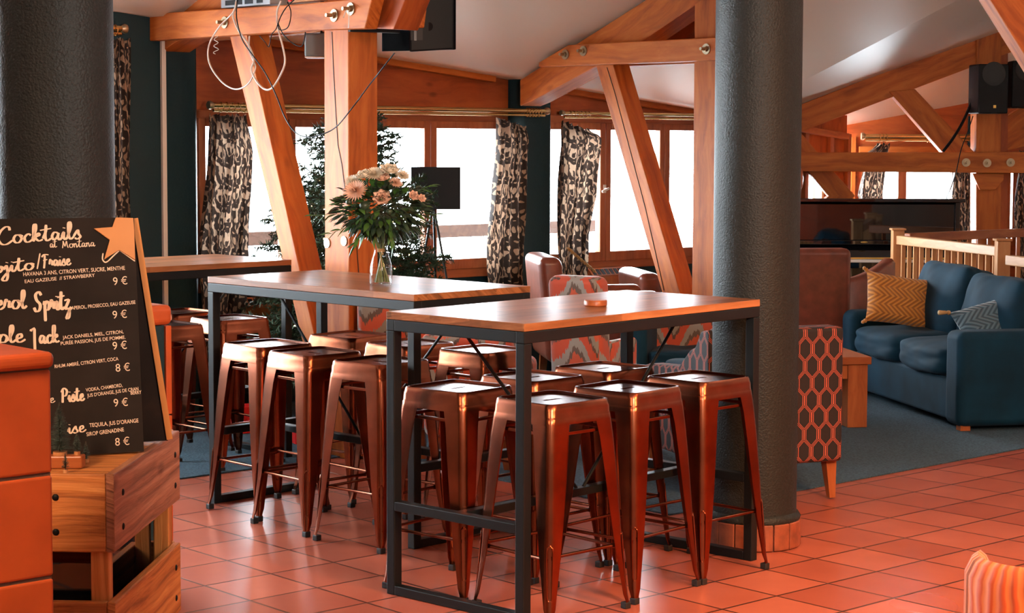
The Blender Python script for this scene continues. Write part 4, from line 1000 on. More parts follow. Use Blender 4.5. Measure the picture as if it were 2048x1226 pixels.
crt('ikat curtain beside the near round column, against the dark teal pier', 190, 258, [(2.265, 196, 260), (1.8, 200, 259), (1.2, 200, 257), (.9, 200, 250), (.03, 205, 246)], 5, .035, 4, None, 1.0, 2.265)
# far end curtains
RY = EYW-.16
rail('end_curtain_rail', 'steel curtain rail on the far end wall above the piano', (xa(1728, RY), RY, EYE+.055), (xa(1952, RY), RY, EYE+.055), .020, rings=[.13,.16,.19,.55,.57,.93])
def crte(label, l0, prof, nf, amp, seed, top, cw):
    P = Vector((xa(l0, RY), RY, top)); return curtain(label, P, Vector((1,0,0)), [(z, xa(l, RY)-P.x, xa(r, RY)-P.x) for z, l, r in prof], nf, amp, seed, top, None, g2, cw)
crte('ikat curtain at the left of the far end window, above the piano', 1718, [(1.675, 1752, 1774), (1.55, 1724, 1770), (1.2, 1716, 1768), (.5, 1722, 1764)], 4, .03, 5, 1.675, .7)
crte('ikat curtain at the right of the far end window, beside the far post', 1903, [(1.67, 1905, 1945), (1.3, 1903, 1942), (.5, 1906, 1940)], 4, .03, 6, 1.67, .6)
crte('ikat curtain at the right picture edge beyond the far post', 2032, [(1.62, 2034, 2075), (1.2, 2030, 2075), (.5, 2034, 2072)], 3, .03, 7, 1.62, .6)
def radiator(b0, b1, z0, z1, label):
    P = WM @ Vector((b0, WA-.13, 0)); t = thing('radiator', label, 'radiator', P, math.atan2(B.y, B.x)); L = b1-b0
    M().box((0, 0, z0), (L, .09, z1-.05)).build('body', MT['ctable'], t, bevel=.012, grain=ZV)
    M().loft([[Vector((x, 0, z1-.05)), Vector((x, .09, z1-.05)), Vector((x, .09, z1)), Vector((x, .05, z1))] for x in (0, L)]).build('sloped_top', MT['ctable'], t, grain=(1,0,0))
    m = M(); n = int(L/.045)
    for i in range(n): m.box((.02+i*.045, .003, z1-.045), (.05+i*.045, .02, z1-.008))
    for v in m.v[:]: pass
    for v in m.v: v.y += (v.z-(z1-.05))*.9-.004
    m.build('grille', MT['black'], t)
    m = M(); m.box((.06, .03, .008), (.10, .06, z0+.01)); m.box((L-.1, .03, .008), (L-.06, .06, z0+.01)); m.build('feet', MT['steel'], t)
radiator(bpx(1186, -9.71), bpx(1268, -9.71), .12, .755, 'brown convector radiator under the right window sill')
radiator(bpx(470, -9.71), bpx(566, -9.71), .12, .70, 'brown convector radiator behind the left bar stools')

# ================================================================ christmas tree
def at_floor(px, Y): return Vector((xa(px, Y), Y, 0))
tp0 = at_floor(706, 11.15); tree = thing('christmas_tree', 'artificial christmas tree behind the square timber post, standing in front of the window', 'christmas tree', tp0)
rnd = random.Random(5); TH_ = 1.88
M().tube([(0,0,0), (0,0,TH_)], .018, 8).build('trunk', MT['bark'], tree)
m = M(); m.tube([(0,0,.06), (0,0,.14)], .045, 12)
for k in range(4): a = k*PI/2+.4; m.bar((0,0,.08), (.28*math.cos(a), .28*math.sin(a), .02), .025, .02)
m.build('stand', MT['steel'], tree)
br = M(); tw = M(); tips = []
nb = 165
for i in range(nb):
    f = (i+.5)/nb; z = .30+f*(TH_-.36); a = i*2.399+rnd.uniform(-.2, .2); L = (.12+.66*(1-f)**.75)*rnd.uniform(.72, 1.12); 
    d = Vector((math.cos(a), math.sin(a), 0)); up = .35*f-.05+rnd.uniform(-.08, .10)
    pts = [Vector((0, 0, z))+d*(L*t)+ZV*(L*(up*t+.12*math.sin(t*5+i)*t)) for t in (0, .35, .7, 1)]
    tw.tube(pts, [.006, .005, .0035, .002], 5)
    stems = [(pts, L)]
    nt_ = max(2, int(L/.07))
    for j in range(nt_):
        t = .2+.8*(j+rnd.random()*.5)/nt_; base = pts[0].lerp(pts[3], min(t, 1)) if False else catmull(pts, 6)[min(18, int(t*18))]
        for s in (-1, 1):
            sd = (d*rnd.uniform(.5, .9)+Vector((-d.y, d.x, 0))*s*rnd.uniform(.6, 1)+ZV*rnd.uniform(-.3, .4)).normalized(); l2 = (1.15-t)*L*.42+.03
            e_ = base+sd*l2; tw.tube([base, base.lerp(e_, .5)+ZV*.01, e_], .002, 4); stems.append(([base, base.lerp(e_, .5)+ZV*.01, e_], l2)); tips.append(e_)
    tips.append(pts[3])
    for pp, LL in stems:
        cc = catmull(pp, 5); n = max(8, int(LL/.0055))
        for q in range(n):
            t = (q+rnd.random())/n
            if LL > .2 and t < .15: continue
            x = t*(len(cc)-1); ix = min(int(x), len(cc)-2); p = cc[ix].lerp(cc[ix+1], x-ix); ax = (cc[ix+1]-cc[ix]).normalized()
            r_ = Vector((rnd.gauss(0, 1), rnd.gauss(0, 1), rnd.gauss(0, 1))); r_ = (r_-ax*r_.dot(ax)).normalized()
            nd = (ax*.75+r_).normalized()*rnd.uniform(.025, .040); s_ = nd.cross(Vector((rnd.random(), rnd.random(), rnd.random()))).normalized()*.0048
            br.add([p-s_, p+nd-s_*.3, p+nd+s_*.3, p+s_], [(0,1,2,3)])
tw.build('branches', MT['bark'], tree); br.build('needles', MT['fir'], tree)
lt = thing('fairy_light_string', 'string of warm fairy lights wound around the christmas tree', 'fairy lights', tp0)
path = []; rl = random.Random(9)
for i in range(130):
    f = i/129; z = .35+f*1.15; a = f*2*PI*7; R_ = (.05+.50*(1-(z-.3)/1.6)); path.append(Vector((R_*math.cos(a), R_*math.sin(a), z+.02*math.sin(i))))
M().tube(path, .0018, 5).build('wire', MT['black'], lt)
for i in range(0, 130, 2):
    p = path[i]; M().ball(p+Vector((0, 0, .008)), .006, 6).build('bulb', MT['bulb'], lt, smooth=179)
for px_, Y_, sx, sz, lb in ((606, 10.35, .16, .12, 'red gift box on the floor under the christmas tree'), (486, 10.7, .14, .16, 'red gift bag on the floor left of the christmas tree')):
    p = at_floor(px_, Y_); o = M().box((-sx/2, -.07, .008), (sx/2, .07, sz)); o.box((-.012, -.0715, .008), (.012, .0715, sz+.001)); o = o.build('gift_box', MT['red'], bevel=.003); o.location = p; o.rotation_euler = (0, 0, .5); tag(o, lb, 'gift')

# ================================================================ chairs
def uvm(o, sx=1):   # box-project uv so woven patterns follow world height
    me = o.data
    if not me.uv_layers: me.uv_layers.new(name='weave')
    uv = me.uv_layers[0].data
    for p in me.polygons:
        n = p.normal
        for li in p.loop_indices:
            c = me.vertices[me.loops[li].vertex_index].co
            uv[li].uv = (c.x, c.z) if abs(n.y) >= abs(n.x) and abs(n.y) > .5*abs(n.z) else (c.y, c.z) if abs(n.x) > .5*abs(n.z) else (c.x, c.y)
    return o
def rbox(lo, hi, name, mat, par, bev=.03, seg=4, taper=0, lean=0, puff=0, rot=None, loc=None, sub=8):
    m = M(); lo = Vector(lo); hi = Vector(hi); cs = (lo+hi)/2; hs = (hi-lo)/2
    if puff:
        nn = sub
        def sph_(p):      # superellipsoid-ish cushion
            x, y, z = p; return p
        for ax in range(3):
            for sg in (-1, 1):
                def fn(u, v, ax=ax, sg=sg):
                    a, b = 2*u-1, 2*v-1
                    if sg < 0: a = -a
                    q = [0, 0, 0]; q[ax] = sg; q[(ax+1) % 3] = a; q[(ax+2) % 3] = b
                    x, y, z = q; e = (1-abs(x)**4*0)*1
                    l = (abs(x)**6+abs(y)**6+abs(z)**6)**(1/6); x, y, z = x/l, y/l, z/l
                    pf = puff*(1-x*x)*(1-y*y)*(1-z*z) if False else 0
                    P_ = Vector((x*hs.x, y*hs.y, z*hs.z))
                    t = min(hs); 
                    if hs.z == t: P_.z *= 1+puff*(1-x*x)*(1-y*y)
                    elif hs.y == t: P_.y *= 1+puff*(1-x*x)*(1-z*z)
                    else: P_.x *= 1+puff*(1-y*y)*(1-z*z)
                    w_ = noise.noise(Vector((x*1.7+cs.x*3, y*1.7+cs.y*3, z*1.7+cs.z*3)))*.018+noise.noise(Vector((x*4+cs.x, y*4, z*4+cs.y)))*.007
                    nrm = Vector((x, y, z)).normalized(); P_ += nrm*w_
                    return cs+P_
                m.grid(fn, nn, nn)
        o = m.build(name, mat, par)
        import bmesh
        bm = bmesh.new(); bm.from_mesh(o.data); bmesh.ops.remove_doubles(bm, verts=bm.verts, dist=1e-4); bmesh.ops.recalc_face_normals(bm, faces=bm.faces); bm.to_mesh(o.data); bm.free()
        o.data.shade_smooth(); uvm(o); s = o.modifiers.new('s', 'SUBSURF'); s.levels = s.render_levels = 1
    else:
        m.box(lo, hi)
        for v in m.v:
            f = (v.z-lo.z)/max(1e-6, hi.z-lo.z); v.x = cs.x+(v.x-cs.x)*(1+taper*f); v.y += lean*f
        o = m.build(name, mat, par, smooth=179 if bev > .015 else 40, bevel=bev, seg=seg); uvm(o)
        if bev > .015: 
            wn_ = o.modifiers.new('w', 'WEIGHTED_NORMAL'); wn_.keep_sharp = False
    if rot: o.rotation_euler = rot
    if loc: o.location = loc
    return o
def armchair(label, loc, rz, w=.70, d=.72, hb=.95, ha=.62, outer=None, inner=None, seatm=None, seat_z=.46, arm_w=.11, base=.16, group=None, legm=None, lean=.06, bevel=.045):
    t = thing('armchair', label, 'armchair', loc, rz, group)
    outer = outer or MT['leather']; inner = inner or outer; seatm = seatm or inner
    rbox((-w/2+arm_w*.5, -d/2+.02, base), (w/2-arm_w*.5, d/2-.06, seat_z-.10), 'seat_base', outer, t, .02)
    rbox((-w/2+arm_w+.003, -d/2, seat_z-.11), (w/2-arm_w-.003, d/2-.16, seat_z), 'seat_cushion', seatm, t, puff=.12)
    rbox((-w/2+.01, d/2-.15, base), (w/2-.01, d/2, hb), 'backrest', inner, t, bevel, lean=lean)
    for s in (-1, 1):
        x0 = s*(w/2-arm_w/2); rbox((x0-arm_w/2, -d/2+.01, base-.0), (x0+arm_w/2, d/2-.10, ha), 'armrest', outer, t, min(bevel, arm_w*.4))
    for x in (-1, 1):
        for y in (-1, 1):
            c = Vector((x*(w/2-.07), y*(d/2-.07), 0)); M().loft([[c+Vector((a*.016+x*.02, b*.016+y*.02, .0075)) for a, b in ((-1,-1),(1,-1),(1,1),(-1,1))], [c+Vector((a*.026, b*.026, base+.02)) for a, b in ((-1,-1),(1,-1),(1,1),(-1,1))]]).build('leg', legm or MT['ctable'], t, grain=ZV)
    return t
armchair('brown leather armchair with tall back between the two ikat curtains', at_floor(1192, 11.95), math.radians(98), .66, .72, .96, .745, bevel=.05, base=.30, seat_z=.5)
armchair('flame stitch patterned armchair behind the far stool of the front table', at_floor(1190, 10.25), math.radians(150), .34, .42, .955, .60, MT['flame'], bevel=.05, base=.14, arm_w=.07)
armchair('flame stitch armchair with blue velvet arm left of the round column', at_floor(1392, 10.75), math.radians(-12), .78, .6, .77, .66, MT['velvet'], MT['flame'], MT['velvet'], seat_z=.50, arm_w=.15)
armchair('low flame patterned armchair glimpsed between middle table and front table stools', at_floor(962, 9.72), math.radians(165), .50, .5, .70, .55, MT['flame'], bevel=.045)
armchair('orange flame patterned armchair behind the middle table, right of the timber post', at_floor(803, 10.0), math.radians(172), .40, .45, .93, .60, MT['flame'], bevel=.04, arm_w=.07)
armchair('dark leather armchair far behind the leaning strut near the right window', at_floor(1372, 12.9), math.radians(100), .7, .7, .80, .62, bevel=.05)
# leather tub chair by the piano
lc = thing('tub_armchair', 'brown leather tub armchair seen from behind, in front of the piano', 'armchair', at_floor(1640, 13.2), math.radians(6))
m = M()
def tub(u, v, r):
    a = math.radians(-115+u*150); R_ = .40; hz = .58+.36*(1 if u < .38 else max(0, 1-(u-.38)/.08)) if False else 0
    return 0
rbox((-.46, -.40, .0), (.12, -.24, .945), 'backrest', MT['leather'], lc, .045); lc.children[0].location.z = .006
pts = []
m = M()
def wing(u, v):
    th = .10; x = .11+u*.42; yy = -.34+.28*u*u; top = .72+.13*u**1.5; z = .008+v*(top-.008); return Vector((x, yy, z))
mm = M(); nu, nv = 16, 8
L = []
for i in range(nu+1):
    u = i/nu; p = wing(u, 0); top = .74+.12*u**1.5; dx = Vector((.42, .56*u, 0)).normalized(); n = Vector((-dx.y, dx.x, 0)); a = p; b = p+n*.11
    loop = [Vector((a.x, a.y, .008)), Vector((a.x, a.y, top-.03)), Vector((a.x, a.y, top))+n*.025, Vector((b.x, b.y, top))-n*.025, Vector((b.x, b.y, top-.03)), Vector((b.x, b.y, .008))]; L.append(loop)
mm.loft(L).build('armrest', MT['leather'], lc, smooth=60)
rbox((-.44, -.24, .10), (.42, .36, .45), 'seat_cushion', MT['leather'], lc, .05)
# hexagon-weave wing chair, seen from its side; it faces left and away
r_ = atz(1672, 996, .0); r_.x += .02; LN = .83; ca = math.radians(110)
hx = thing('side_chair', 'black and coral hexagon weave wing chair behind the round column', 'armchair', (r_.x, r_.y, 0), ca)
# local x: towards the front of the chair, local y: -> away from the viewer is -y or +y
sgn = 1
HBK = aty(1630, 649, r_.y).z
side = [(.03, .186), (.03, HBK-.03), (.05, HBK-.01), (.12, HBK-.02), (.18, HBK-.10), (.24, .70), (.36, .61), (LN-.12, .585), (LN-.03, .56), (LN, .50), (LN-.01, .185)]
for k, y0 in enumerate((0, .58)):
    o = M().prism([Vector((x, sgn*y0, z)) for x, z in side], Vector((0, sgn*.10, 0))).build('side_wing', MT['hex'], hx, bevel=.022, seg=3); uvm(o)
y1, y2 = sorted((sgn*.102, sgn*.578))
rbox((-.056, y1-.08, .185), (.09, y2+.08, HBK-.004), 'backrest', MT['hex'], hx, .02); rbox((.10, y1, .185), (LN-.015, y2, .50), 'seat_base', MT['hex'], hx, .012); rbox((.102, y1+.004, .495), (LN+.0, y2-.004, .60), 'seat_cushion', MT['velvet'], hx, puff=.1)
for x, dx in ((.03, -.03), (LN-.07, .0)):
    for y in (sgn*.05, sgn*.63):
        M().loft([[Vector((x+dx+a*.015, y+b*.015, .0075)) for a, b in ((-1,-1),(1,-1),(1,1),(-1,1))], [Vector((x+a*.028, y+b*.028, .19)) for a, b in ((-1,-1),(1,-1),(1,1),(-1,1))]]).build('leg', MT['ctable'], hx, grain=ZV)
# orange ribbed tub chair in the near right corner
oc = thing('tub_armchair', 'orange ribbed velvet tub chair cut off by the bottom right corner', 'armchair', aty(2072, 1226, 5.0).xy.to_3d(), 0)
oz = aty(2010, 1137, 4.85).z
def tubs(r0, r1, z1):
    L = []; n = 40
    for i in range(n+1):
        a = math.radians(150+i*240/n); c, s = math.cos(a), math.sin(a)
        L.append([Vector((rr*c, rr*s+.0, zz)) for rr, zz in ((r1, .10), (r1, z1-.05), (r1-.018, z1-.012), ((r0+r1)/2, z1), (r0+.018, z1-.012), (r0, z1-.05), (r0, .10))])
    return M().loft(L)
o = tubs(.12, .19, oz).build('backrest', MT['orange'], oc, smooth=70)
me = o.data; uv = me.uv_layers.new(name='weave').data
for p in me.polygons:
    for li in p.loop_indices:
        c = me.vertices[me.loops[li].vertex_index].co; uv[li].uv = (math.atan2(c.y, c.x)*.19, c.z+.5*c.xy.length)
M().lathe([(.118, .10), (.118, .36), (.10, .40), (.001, .41)], n=32).build('seat_cushion', MT['orange'], oc, smooth=60)
for k in range(4):
    a = k*PI/2+.7; M().tube([(.13*math.cos(a), .13*math.sin(a), .0), (.12*math.cos(a), .12*math.sin(a), .11)], [.009, .014], 8).build('leg', MT['ctable'], oc)

# ================================================================ sofa, cushions, coffee table
fr = atz(1916, 864, .008); sa = math.radians(11.5)
e2 = Vector((math.cos(sa), math.sin(sa), 0)); e1 = Vector((-math.sin(sa), math.cos(sa), 0))
sf = thing('sofa', 'two seat blue velvet sofa with loose back cushions by the balustrade', 'sofa', (fr.x, fr.y, 0), sa)
V = MT['velvet']; SL = 1.86; SD = .84
rbox((.03, .20, .05), (SD-.03, SL-.2, .30), 'base', V, sf, .02)
rbox((.0, .0, .03), (SD, .21, .585), 'armrest', V, sf, .05); rbox((.0, SL-.20, .03), (SD, SL, .56), 'armrest', V, sf, .06)
rbox((SD-.2, .2, .05), (SD, SL-.2, .66), 'back_frame', V, sf, .05)
rbox((-.02, .215, .29), (.66, .925, .47), 'seat_cushion', V, sf, puff=.22, sub=14); rbox((-.02, .935, .29), (.66, SL-.205, .47), 'seat_cushion', V, sf, puff=.16, sub=14)
for y0, y1_, zt_ in ((.20, .93, .87), (.94, 1.66, .90)):
    o = rbox((-.13, -(y1_-y0)/2, -.23), (.13, (y1_-y0)/2, .25), 'back_cushion', V, sf, puff=.28, sub=14)
    o.location = (.54, (y0+y1_)/2, zt_-.26); o.rotation_euler = (0, math.radians(17), 0)
for x, y in ((.06, .06), (.78, .06), (.06, SL-.06), (.78, SL-.06)): M().box((x-.03, y-.03, .008), (x+.03, y+.03, .04)).build('foot', MT['ctable'], sf, grain=ZV)
def pillow(name, label, loc, rot, w_, h_, t_, mat, tass, tm):
    t = thing(name, label, 'cushion', loc); t.rotation_euler = rot
    m = M(); n = 22
    def half(s):
        def fn(u, v):
            a, b = 2*u-1, 2*v-1; k = (max(0, 1-a**4)*max(0, 1-b**4))**.5; pin = 1-.07*(1-a*a)*abs(b)**3; pin2 = 1-.07*(1-b*b)*abs(a)**3
            return Vector((a*w_/2*pin2, s*(t_/2*k*(1+.12*noise.noise(Vector((a*2, b*2, s))))), b*h_/2*pin))
        return fn
    m.grid(half(-1), n, n); m.grid(half(1), n, n); k = (n+1)**2
    f2 = len(m.f)//2; m.f[f2:] = [tuple(reversed(f)) for f in m.f[f2:]]
    o = m.build('pillow_cover', mat, t, smooth=179)
    uv = o.data.uv_layers.new(name='weave').data
    for p in o.data.polygons:
        for li in p.loop_indices:
            c = o.data.vertices[o.data.loops[li].vertex_index].co; uv[li].uv = (c.x, c.z)
    for sx in (-1, 1):
        for sz in (-1, 1):
            c = Vector((sx*w_/2, 0, sz*h_/2)); tt = M().ball(c, .014, 7); d_ = Vector((sx*.7, -.2, sz*.4-.3)).normalized()
            if tass > .02:
                tt.tube([c, c+d_*tass*.4, c+d_*tass], [.006, .012, .015], 8)
            else: tt.ball(c+Vector((sx*.015, 0, sz*.01)), .012, 6)
            tt.build('tassel', tm, t, smooth=179)
    return t
def sl(x, y, z): return Vector((fr.x, fr.y, 0))+e2*x+e1*y+ZV*z
pillow('throw_pillow', 'mustard velvet throw pillow with tassels leaning on the far arm of the blue sofa', sl(.20, 1.36, .655), (math.radians(-18), math.radians(9), sa+math.radians(2)), .46, .34, .14, MT['mustard'], .01, MT['mustard'])
pillow('throw_pillow', 'blue fringed throw pillow lying against the near arm of the sofa', sl(.40, .36, .575), (math.radians(-38), math.radians(-14), sa+math.radians(4)), .46, .36, .14, MT['bluerib'], .07, MT['twine'])
ct = atz(1718, 856, .008); ct2 = atz(1690, 856, .008)
tbl = thing('coffee_table', 'low red brown wooden coffee table with chunky legs in front of the sofa', 'coffee table', (ct.x+.02, ct.y, 0), math.radians(9))
zc_ = aty(1746, 714, ct.y).z
W_ = MT['ctable']; TW, TD = .52, 1.05
rbox((-TW, .0, zc_-.045), (.05, TD, zc_), 'tabletop', W_, tbl, .004)
for x in (-TW+.02, -.085):
    for y in (.02, TD-.13): M().box((x, y, .008), (x+.12, y+.11, zc_-.046)).build('leg', W_, tbl, grain=ZV, bevel=.004)
M().box((-TW+.14, .03, zc_-.13), (-.086, .06, zc_-.046)).build('apron', W_, tbl, grain=(1,0,0)); M().box((.0, .131, zc_-.13), (.03, TD-.131, zc_-.046)).build('apron', W_, tbl, grain=(0,1,0))

# ================================================================ piano
PY = 14.5; px0, px1 = xa(1548, PY), xa(1922, PY); pz = aty(1740, 399, PY).z
pn = thing('upright_piano', 'glossy black upright piano with gold lettering under the far truss', 'piano', (px0, PY, .008)); PW = px1-px0; Pm = MT['piano']
def pb(lo, hi, name, mat=Pm, bev=.003, **k): return M().box(lo, hi).build(name, mat, pn, bevel=bev, **k)
pb((-.02, -.02, pz-.03), (PW+.03, .56, pz), 'lid', bev=.006)
pb((0, .03, 0), (.035, .54, pz-.03), 'side_panel'); pb((PW-.035, .03, 0), (PW, .54, pz-.03), 'side_panel')
zk = .78
pb((.035, .06, zk+.13), (PW-.035, .09, pz-.045), 'music_panel'); pb((.036, .5, .03), (PW-.036, .53, pz-.03), 'back_panel')
pb((.035, .02, zk+.10), (PW-.035, .10, zk+.13), 'music_shelf')
m = M(); m.loft([[Vector((x, -.02, zk+.0)), Vector((x, .07, zk+.10)), Vector((x, .09, zk+.10)), Vector((x, .09, zk))] for x in (.05, PW-.05)]); m.build('fallboard', Pm, pn)
M().box((.05, -.024, zk-.01), (PW-.05, -.008, zk+.002)).build('gold_strip', MT['gold'], pn)
pb((.03, -.13, zk-.075), (PW-.03, .06, zk-.03), 'key_bed'); pb((0, -.15, zk-.08), (.05, .06, zk+.03), 'arm_block'); pb((PW-.05, -.15, zk-.08), (PW, .06, zk+.03), 'arm_block')
M().box((.06, -.12, zk-.03), (PW-.06, -.03, zk-.012)).build('white_keys', MT['ivory'], pn)
pb((.035, .08, .05), (PW-.035, .11, zk-.08), 'lower_panel')
for x in (0, PW-.06): pb((x, -.13, 0), (x+.06, -.07, zk-.081), 'leg')
g_ = M().ball((xa(1730, PY)-px0, .015, zk+.118), .028, 8, (1, .3, .3)); g_.build('gold_knob', MT['gold'], pn, smooth=179)
cu = bpy.data.curves.new('brand', 'FONT'); cu.body = 'HYUNDAI'; cu.size = .075; cu.offset = .002; o = bpy.data.objects.new('x', cu); C.objects.link(o); bpy.context.view_layer.update(); me = bpy.data.meshes.new_from_object(o); bpy.data.objects.remove(o)
me.materials.append(MT['gold']); o = bpy.data.objects.new('gold_lettering', me); C.objects.link(o); o.parent = pn; sx_ = .115/max(v.co.x for v in me.vertices)
o.scale = (sx_, .5, 1); o.location = (xa(1711, PY)-px0, .026, zk+.048); o.rotation_euler = (math.radians(48), 0, 0)
vz = thing('clay_vase', 'orange brown glazed clay vase on the left end of the piano', 'vase', (xa(1592, PY), PY+.24, .008+pz))
M().lathe([(.045, 0), (.055, .01), (.085, .09), (.092, .15), (.08, .22), (.062, .245), (.068, .262), (.060, .264), (.052, .245)], n=32).build('vase_body', MT['clay'], vz, smooth=60)

# ================================================================ balustrade
def balus(name, label, P, Q, h, mat, n, rw=.06, newels=(True, True)):
    P = Vector(P); Q = Vector(Q); t = thing(name, label, 'balustrade', P); d = Q-P; dn = d.normalized()
    M().bar(ZV*(h-.035), d+ZV*(h-.035), rw, .065).build('top_rail', mat, t, grain=d, bevel=.006)
    M().bar(ZV*.10, d+ZV*.10, .05, .05).build('bottom_rail', mat, t, grain=d, bevel=.004)
    for i in range(1, n): c = d*(i/n); M().bar(c+ZV*.12, c+ZV*(h-.066), .028, .028).build('baluster', mat, t, grain=ZV)
    for k, c in enumerate((Vector((0,0,0)), d)):
        if newels[k]: 
            mm = M(); mm.bar(c+ZV*.0075, c+ZV*(h+.035), .085, .085); mm.build('newel_post', mat, t, grain=ZV, bevel=.006)
            M().bar(c+ZV*(h+.035), c+ZV*(h+.05), .105, .105).build('newel_cap', mat, t, bevel=.004)
    return t
NA = at_floor(1796, 13.75); hA = aty(1796, 470, 13.75).z; NB_ = None
Yb = (EYE-hA)/(500-290)*FPX*1.02; NB_ = at_floor(2006, Yb)
balus('balustrade', 'pale wooden balustrade running behind the blue sofa', NA, NB_, hA, MT['palewood'], 16)
dB = (NB_-NA).normalized(); Pn = NB_+dB*.09
balus('balustrade', 'short pale balustrade section at the right picture edge', Pn, Pn+dB*.8, hA-.05, MT['palewood'], 7, newels=(False, True))
Nf = at_floor(2075, 14.8)
balus('balustrade', 'darker balustrade behind the pale one, rising towards the far post', NA+Vector((.09, .1, 0)), Nf, hA+.01, MT['ctable'], 13, newels=(False, True))

# ================================================================ speakers, television, cables
def speaker(label, px, py0, py1, Y, w_, d_, rz, mount):
    top = aty(px, py0, Y).z; bot = aty(px, py1, Y).z; h = top-bot
    t = thing('loudspeaker', label, 'speaker', (xa(px, Y), Y, bot), rz)
    M().box((-w_/2, 0, 0), (w_/2, d_, h)).build('cabinet', MT['black'], t, bevel=.012, seg=3)
    M().lathe([(w_*.39, 0), (w_*.36, .004), (w_*.1, -.006)], n=28).build('woofer', MT['rubber'], t, smooth=50); o = t.children[-1]; o.rotation_euler = (PI/2, 0, 0); o.location = (0, -.001, h*.38)
    M().lathe([(w_*.16, 0), (w_*.13, .003), (.002, .008)], n=20).build('tweeter', MT['rubber'], t, smooth=50); o = t.children[-1]; o.rotation_euler = (PI/2, 0, 0); o.location = (0, -.001, h*.80)
    M().box((.0, -.003, h*.11), (.022, -.0005, h*.17)).build('badge', MT['gold'], t)
    M().bar((0, d_, h*.6), (mount, d_+.06, h*.6), .03, .04).build('wall_bracket', MT['steel'], t)
    return t
speaker('black loudspeaker mounted on the far timber post', 1982, 128, 227, 14.85, .245, .22, math.radians(8), .0)
speaker('second black loudspeaker behind the post at the right picture edge', 2046, 121, 216, 14.97, .22, .2, math.radians(-4), .0)
ss = thing('grey_speaker', 'small grey speaker hanging behind the left tie beam', 'speaker', aty(628, 114, 10.25))
hh_ = aty(628, 66, 10.25).z-aty(628, 114, 10.25).z
M().box((-.052, 0, 0), (.075, .12, hh_)).build('cabinet', MT['grey'], ss, bevel=.012, seg=3); M().box((-.05, -.002, -.004), (.07, .118, .003)).build('lower_rim', MT['white'], ss, bevel=.001)
M().bar((.04, .06, hh_-.02), (.04, .06, hh_+.30), .02, .02).build('hanging_bracket', MT['steel'], ss)
# television seen from behind
TY = 9.95; tv0 = aty(912, 99, TY); tvl = aty(760, 107, TY)
tv = thing('television', 'back of a black flat television hung high beside the left truss', 'television', tv0); dw = tvl-tv0; wv = Vector((dw.x, .22, 0)); hz_ = ZV*.52
tvn = Vector((0.25, -1, 0)).normalized()
m = M(); m.prism([Vector((0,0,0)), wv, wv+hz_, hz_], -tvn*.03); m.build('screen_panel', plain('matt black shell', (.003,.003,.0035), .85, spec=.05), tv, bevel=.003)
wn_ = wv.normalized()
def tq(px, py, off): v = atp(px, py, tv0, tvn)-tv0+tvn*off; return v
m = M(); m.prism([tq(818, 104, .001), tq(905, 99, .001), tq(905, -30, .001), tq(818, -30, .001)], tvn*.03); m.build('back_cover', MT['black'], tv, bevel=.008)
m = M(); m.prism([tq(825, 82, .031), tq(830, 82, .031), tq(830, -20, .031), tq(825, -20, .031)], tvn*.012); m.build('mount_strap', MT['grey'], tv)
m = M(); m.prism([tq(819, 81, .031), tq(843, 81, .031), tq(843, 15, .031), tq(819, 15, .031)], tvn*.002); m.build('port_recess', MT['rubber'], tv)
m = M(); m.prism([tq(836, 39, .034), tq(843, 39, .034), tq(843, 23, .034), tq(836, 23, .034)], tvn*.001); m.build('sticker', MT['white'], tv)
m = M(); c_ = tq(856, 54, .032); u_ = wn_; m.prism([c_+(u_*math.cos(a)+ZV*math.sin(a))*.022 for a in [2*PI*j/24 for j in range(24)]], tvn*.002); m.build('round_cover', MT['rubber'], tv)
M().bar(tq(800, 62, -.03), tq(800, 62, -.03)+Vector((-.25, -.12, 0)), .03, .02).build('wall_arm', MT['steel'], tv)
# set-top box and power strip on the tie beam
pb0 = atb(442, 18, B1-.05); pb1 = atb(540, 10, B1-.05); d_ = (pb1-pb0)
bxs = thing('receiver_box', 'silver receiver box with cables standing on the left tie beam', 'receiver', pb0+ZV*.004)
m = M(); m.prism([Vector((0,0,0)), Vector((d_.x, d_.y, d_.z)), Vector((d_.x, d_.y, d_.z+.06)), ZV*.06], B*.17); m.build('case', MT['silver'], bxs, bevel=.002)
m = M(); 
for f0, f1 in ((.10, .30), (.36, .44), (.50, .66), (.74, .86)): m.prism([d_*f0+ZV*.012-B*.001, d_*f1+ZV*.012-B*.001, d_*f1+ZV*.04-B*.001, d_*f0+ZV*.04-B*.001], -B*.002)
m.build('sockets', MT['black'], bxs)
q0 = atb(578, 8, B1-.05); q1 = atb(640, 2, B1-.05)
ps = thing('power_strip', 'wooden coloured power strip with red switch on the left tie beam', 'power strip', q0+ZV*.004); dq = q1-q0
m = M(); m.prism([Vector((0,0,0)), dq, dq+ZV*.035, ZV*.035], B*.06); m.build('strip_body', MT['palewood'], ps, bevel=.003, grain=dq)
M().bar(dq*.02-ZV*-.018, dq*.10+ZV*.018, .02, .02).build('switch', MT['red'], ps)
CI = [0]
def cable(label, pts, r, mat, b=B1-.12, cat='cable', pY=None):
    CI[0] += 1; b -= CI[0]*.012
    P = [aty(x, y, pY+(i*.0)) if pY else atb(x, y, b-.004*(i % 2)) for i, (x, y) in enumerate(pts)]
    o = M().tube(catmull(P, 6), r, 6).build('cable', mat, smooth=60); tag(o, label, cat); return o
W8 = MT['white']; K8 = MT['black']
cable('white cable hanging in a wide loop at the left of the tie beam', [(472, 2), (466, 25), (440, 52), (420, 85), (416, 112), (424, 138), (445, 165), (468, 178), (488, 174), (502, 160), (511, 135), (505, 118), (498, 98), (499, 72)], .0045, W8)
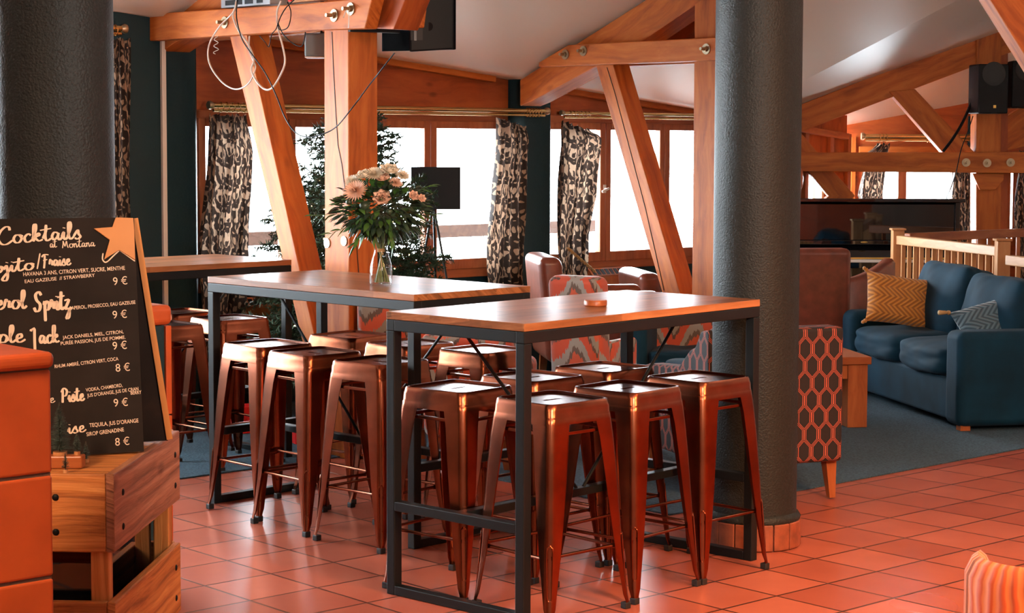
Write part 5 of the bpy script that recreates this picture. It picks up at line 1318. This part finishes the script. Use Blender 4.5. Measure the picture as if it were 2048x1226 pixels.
cable('white cable loop hanging below the tie beam beside the grey speaker', [(474, 10), (466, 32), (478, 62), (496, 88), (508, 118), (503, 140), (515, 165), (531, 179), (545, 175), (560, 152), (570, 125), (566, 95), (557, 60), (554, 25), (562, 2)], .0055, W8)
cable('long black cable drooping past the timber post to the television', [(475, -4), (473, 35), (484, 78), (505, 110), (530, 145), (552, 190), (570, 235), (590, 264), (613, 274), (640, 270), (672, 254), (705, 215), (735, 175), (770, 130), (789, 106)], .0035, K8)
cable('thin black cable tangle below the power strip', [(590, -2), (570, 18), (557, 45), (560, 60), (576, 54), (582, 26), (575, 4)], .003, K8)
cable('black cable running from the tangle to the grey speaker', [(556, 46), (566, 68), (582, 84), (601, 93), (608, 82), (611, 64)], .003, K8)
cable('short black cable end dangling under the tie beam', [(556, 46), (552, 58), (544, 68), (540, 84), (537, 94), (530, 84), (519, 72)], .0025, K8)
cable('white zip tie dangling from the right bolts of the tie beam', [(687, 35), (692, 22), (697, 23), (698, 40), (697, 56)], .0025, W8)
o = M().tube([aty(432+6*math.cos(i*.9)*(.6+i*.02), 72+i*1.9, 9.9) for i in range(20)], .002, 5).build('ribbon_curl', W8, smooth=60); tag(o, 'curled white ribbon hanging below the left tie beam', 'ribbon')
cable('black cable running up from the piano to the far loudspeaker', [(1943, 205), (1925, 245), (1905, 278), (1886, 303)], .012, K8, pY=15.0)
cable('thin black wire hanging from the loudspeaker to the piano', [(1946, 232), (1935, 265), (1922, 300), (1912, 345), (1900, 380), (1892, 396)], .004, K8, pY=14.86)
# small monitor on a stand by the window
MY = 11.9; c0 = aty(921, 419, MY); 
mo = thing('monitor_on_stand', 'small black monitor on a thin leaning stand in front of the window', 'monitor', (c0.x, c0.y, 0))
zl, zh = c0.z, aty(921, 334, MY).z; wM = (921-822)*MY/FPX
M().box((-wM, -.015, zl), (0, .015, zh)).build('screen_panel', MT['black'], mo, bevel=.003)
gx = xa(895, MY)-c0.x; tx_ = xa(866, MY)-c0.x
m = M(); m.tube([(tx_, .03, zl+.03), (xa(893, MY)-c0.x, .0, aty(893, 556, MY).z), (xa(910, MY)-c0.x+.02, -.02, .008)], .008, 8); m.tube([(tx_, .03, zl+.05), (tx_-.22, .05, .008)], .008, 8); m.tube([(tx_, .035, zl+.05), (tx_+.02, .38, .008)], .008, 8)
m.build('stand', MT['steel'], mo, smooth=50)

# terracotta bar front added out of view for the stools to reflect
m = M()
for j in range(14):
    for k in range(4): m.box((3.35, 2.6+j*.42, .004+k*.27), (3.40, 3.012+j*.42, k*.27+.266))
m.box((3.39, 2.602, 0), (3.95, 8.476, 1.08)); struct(m.build('wall_bar_reflector', MT['terracotta'], bevel=.005))
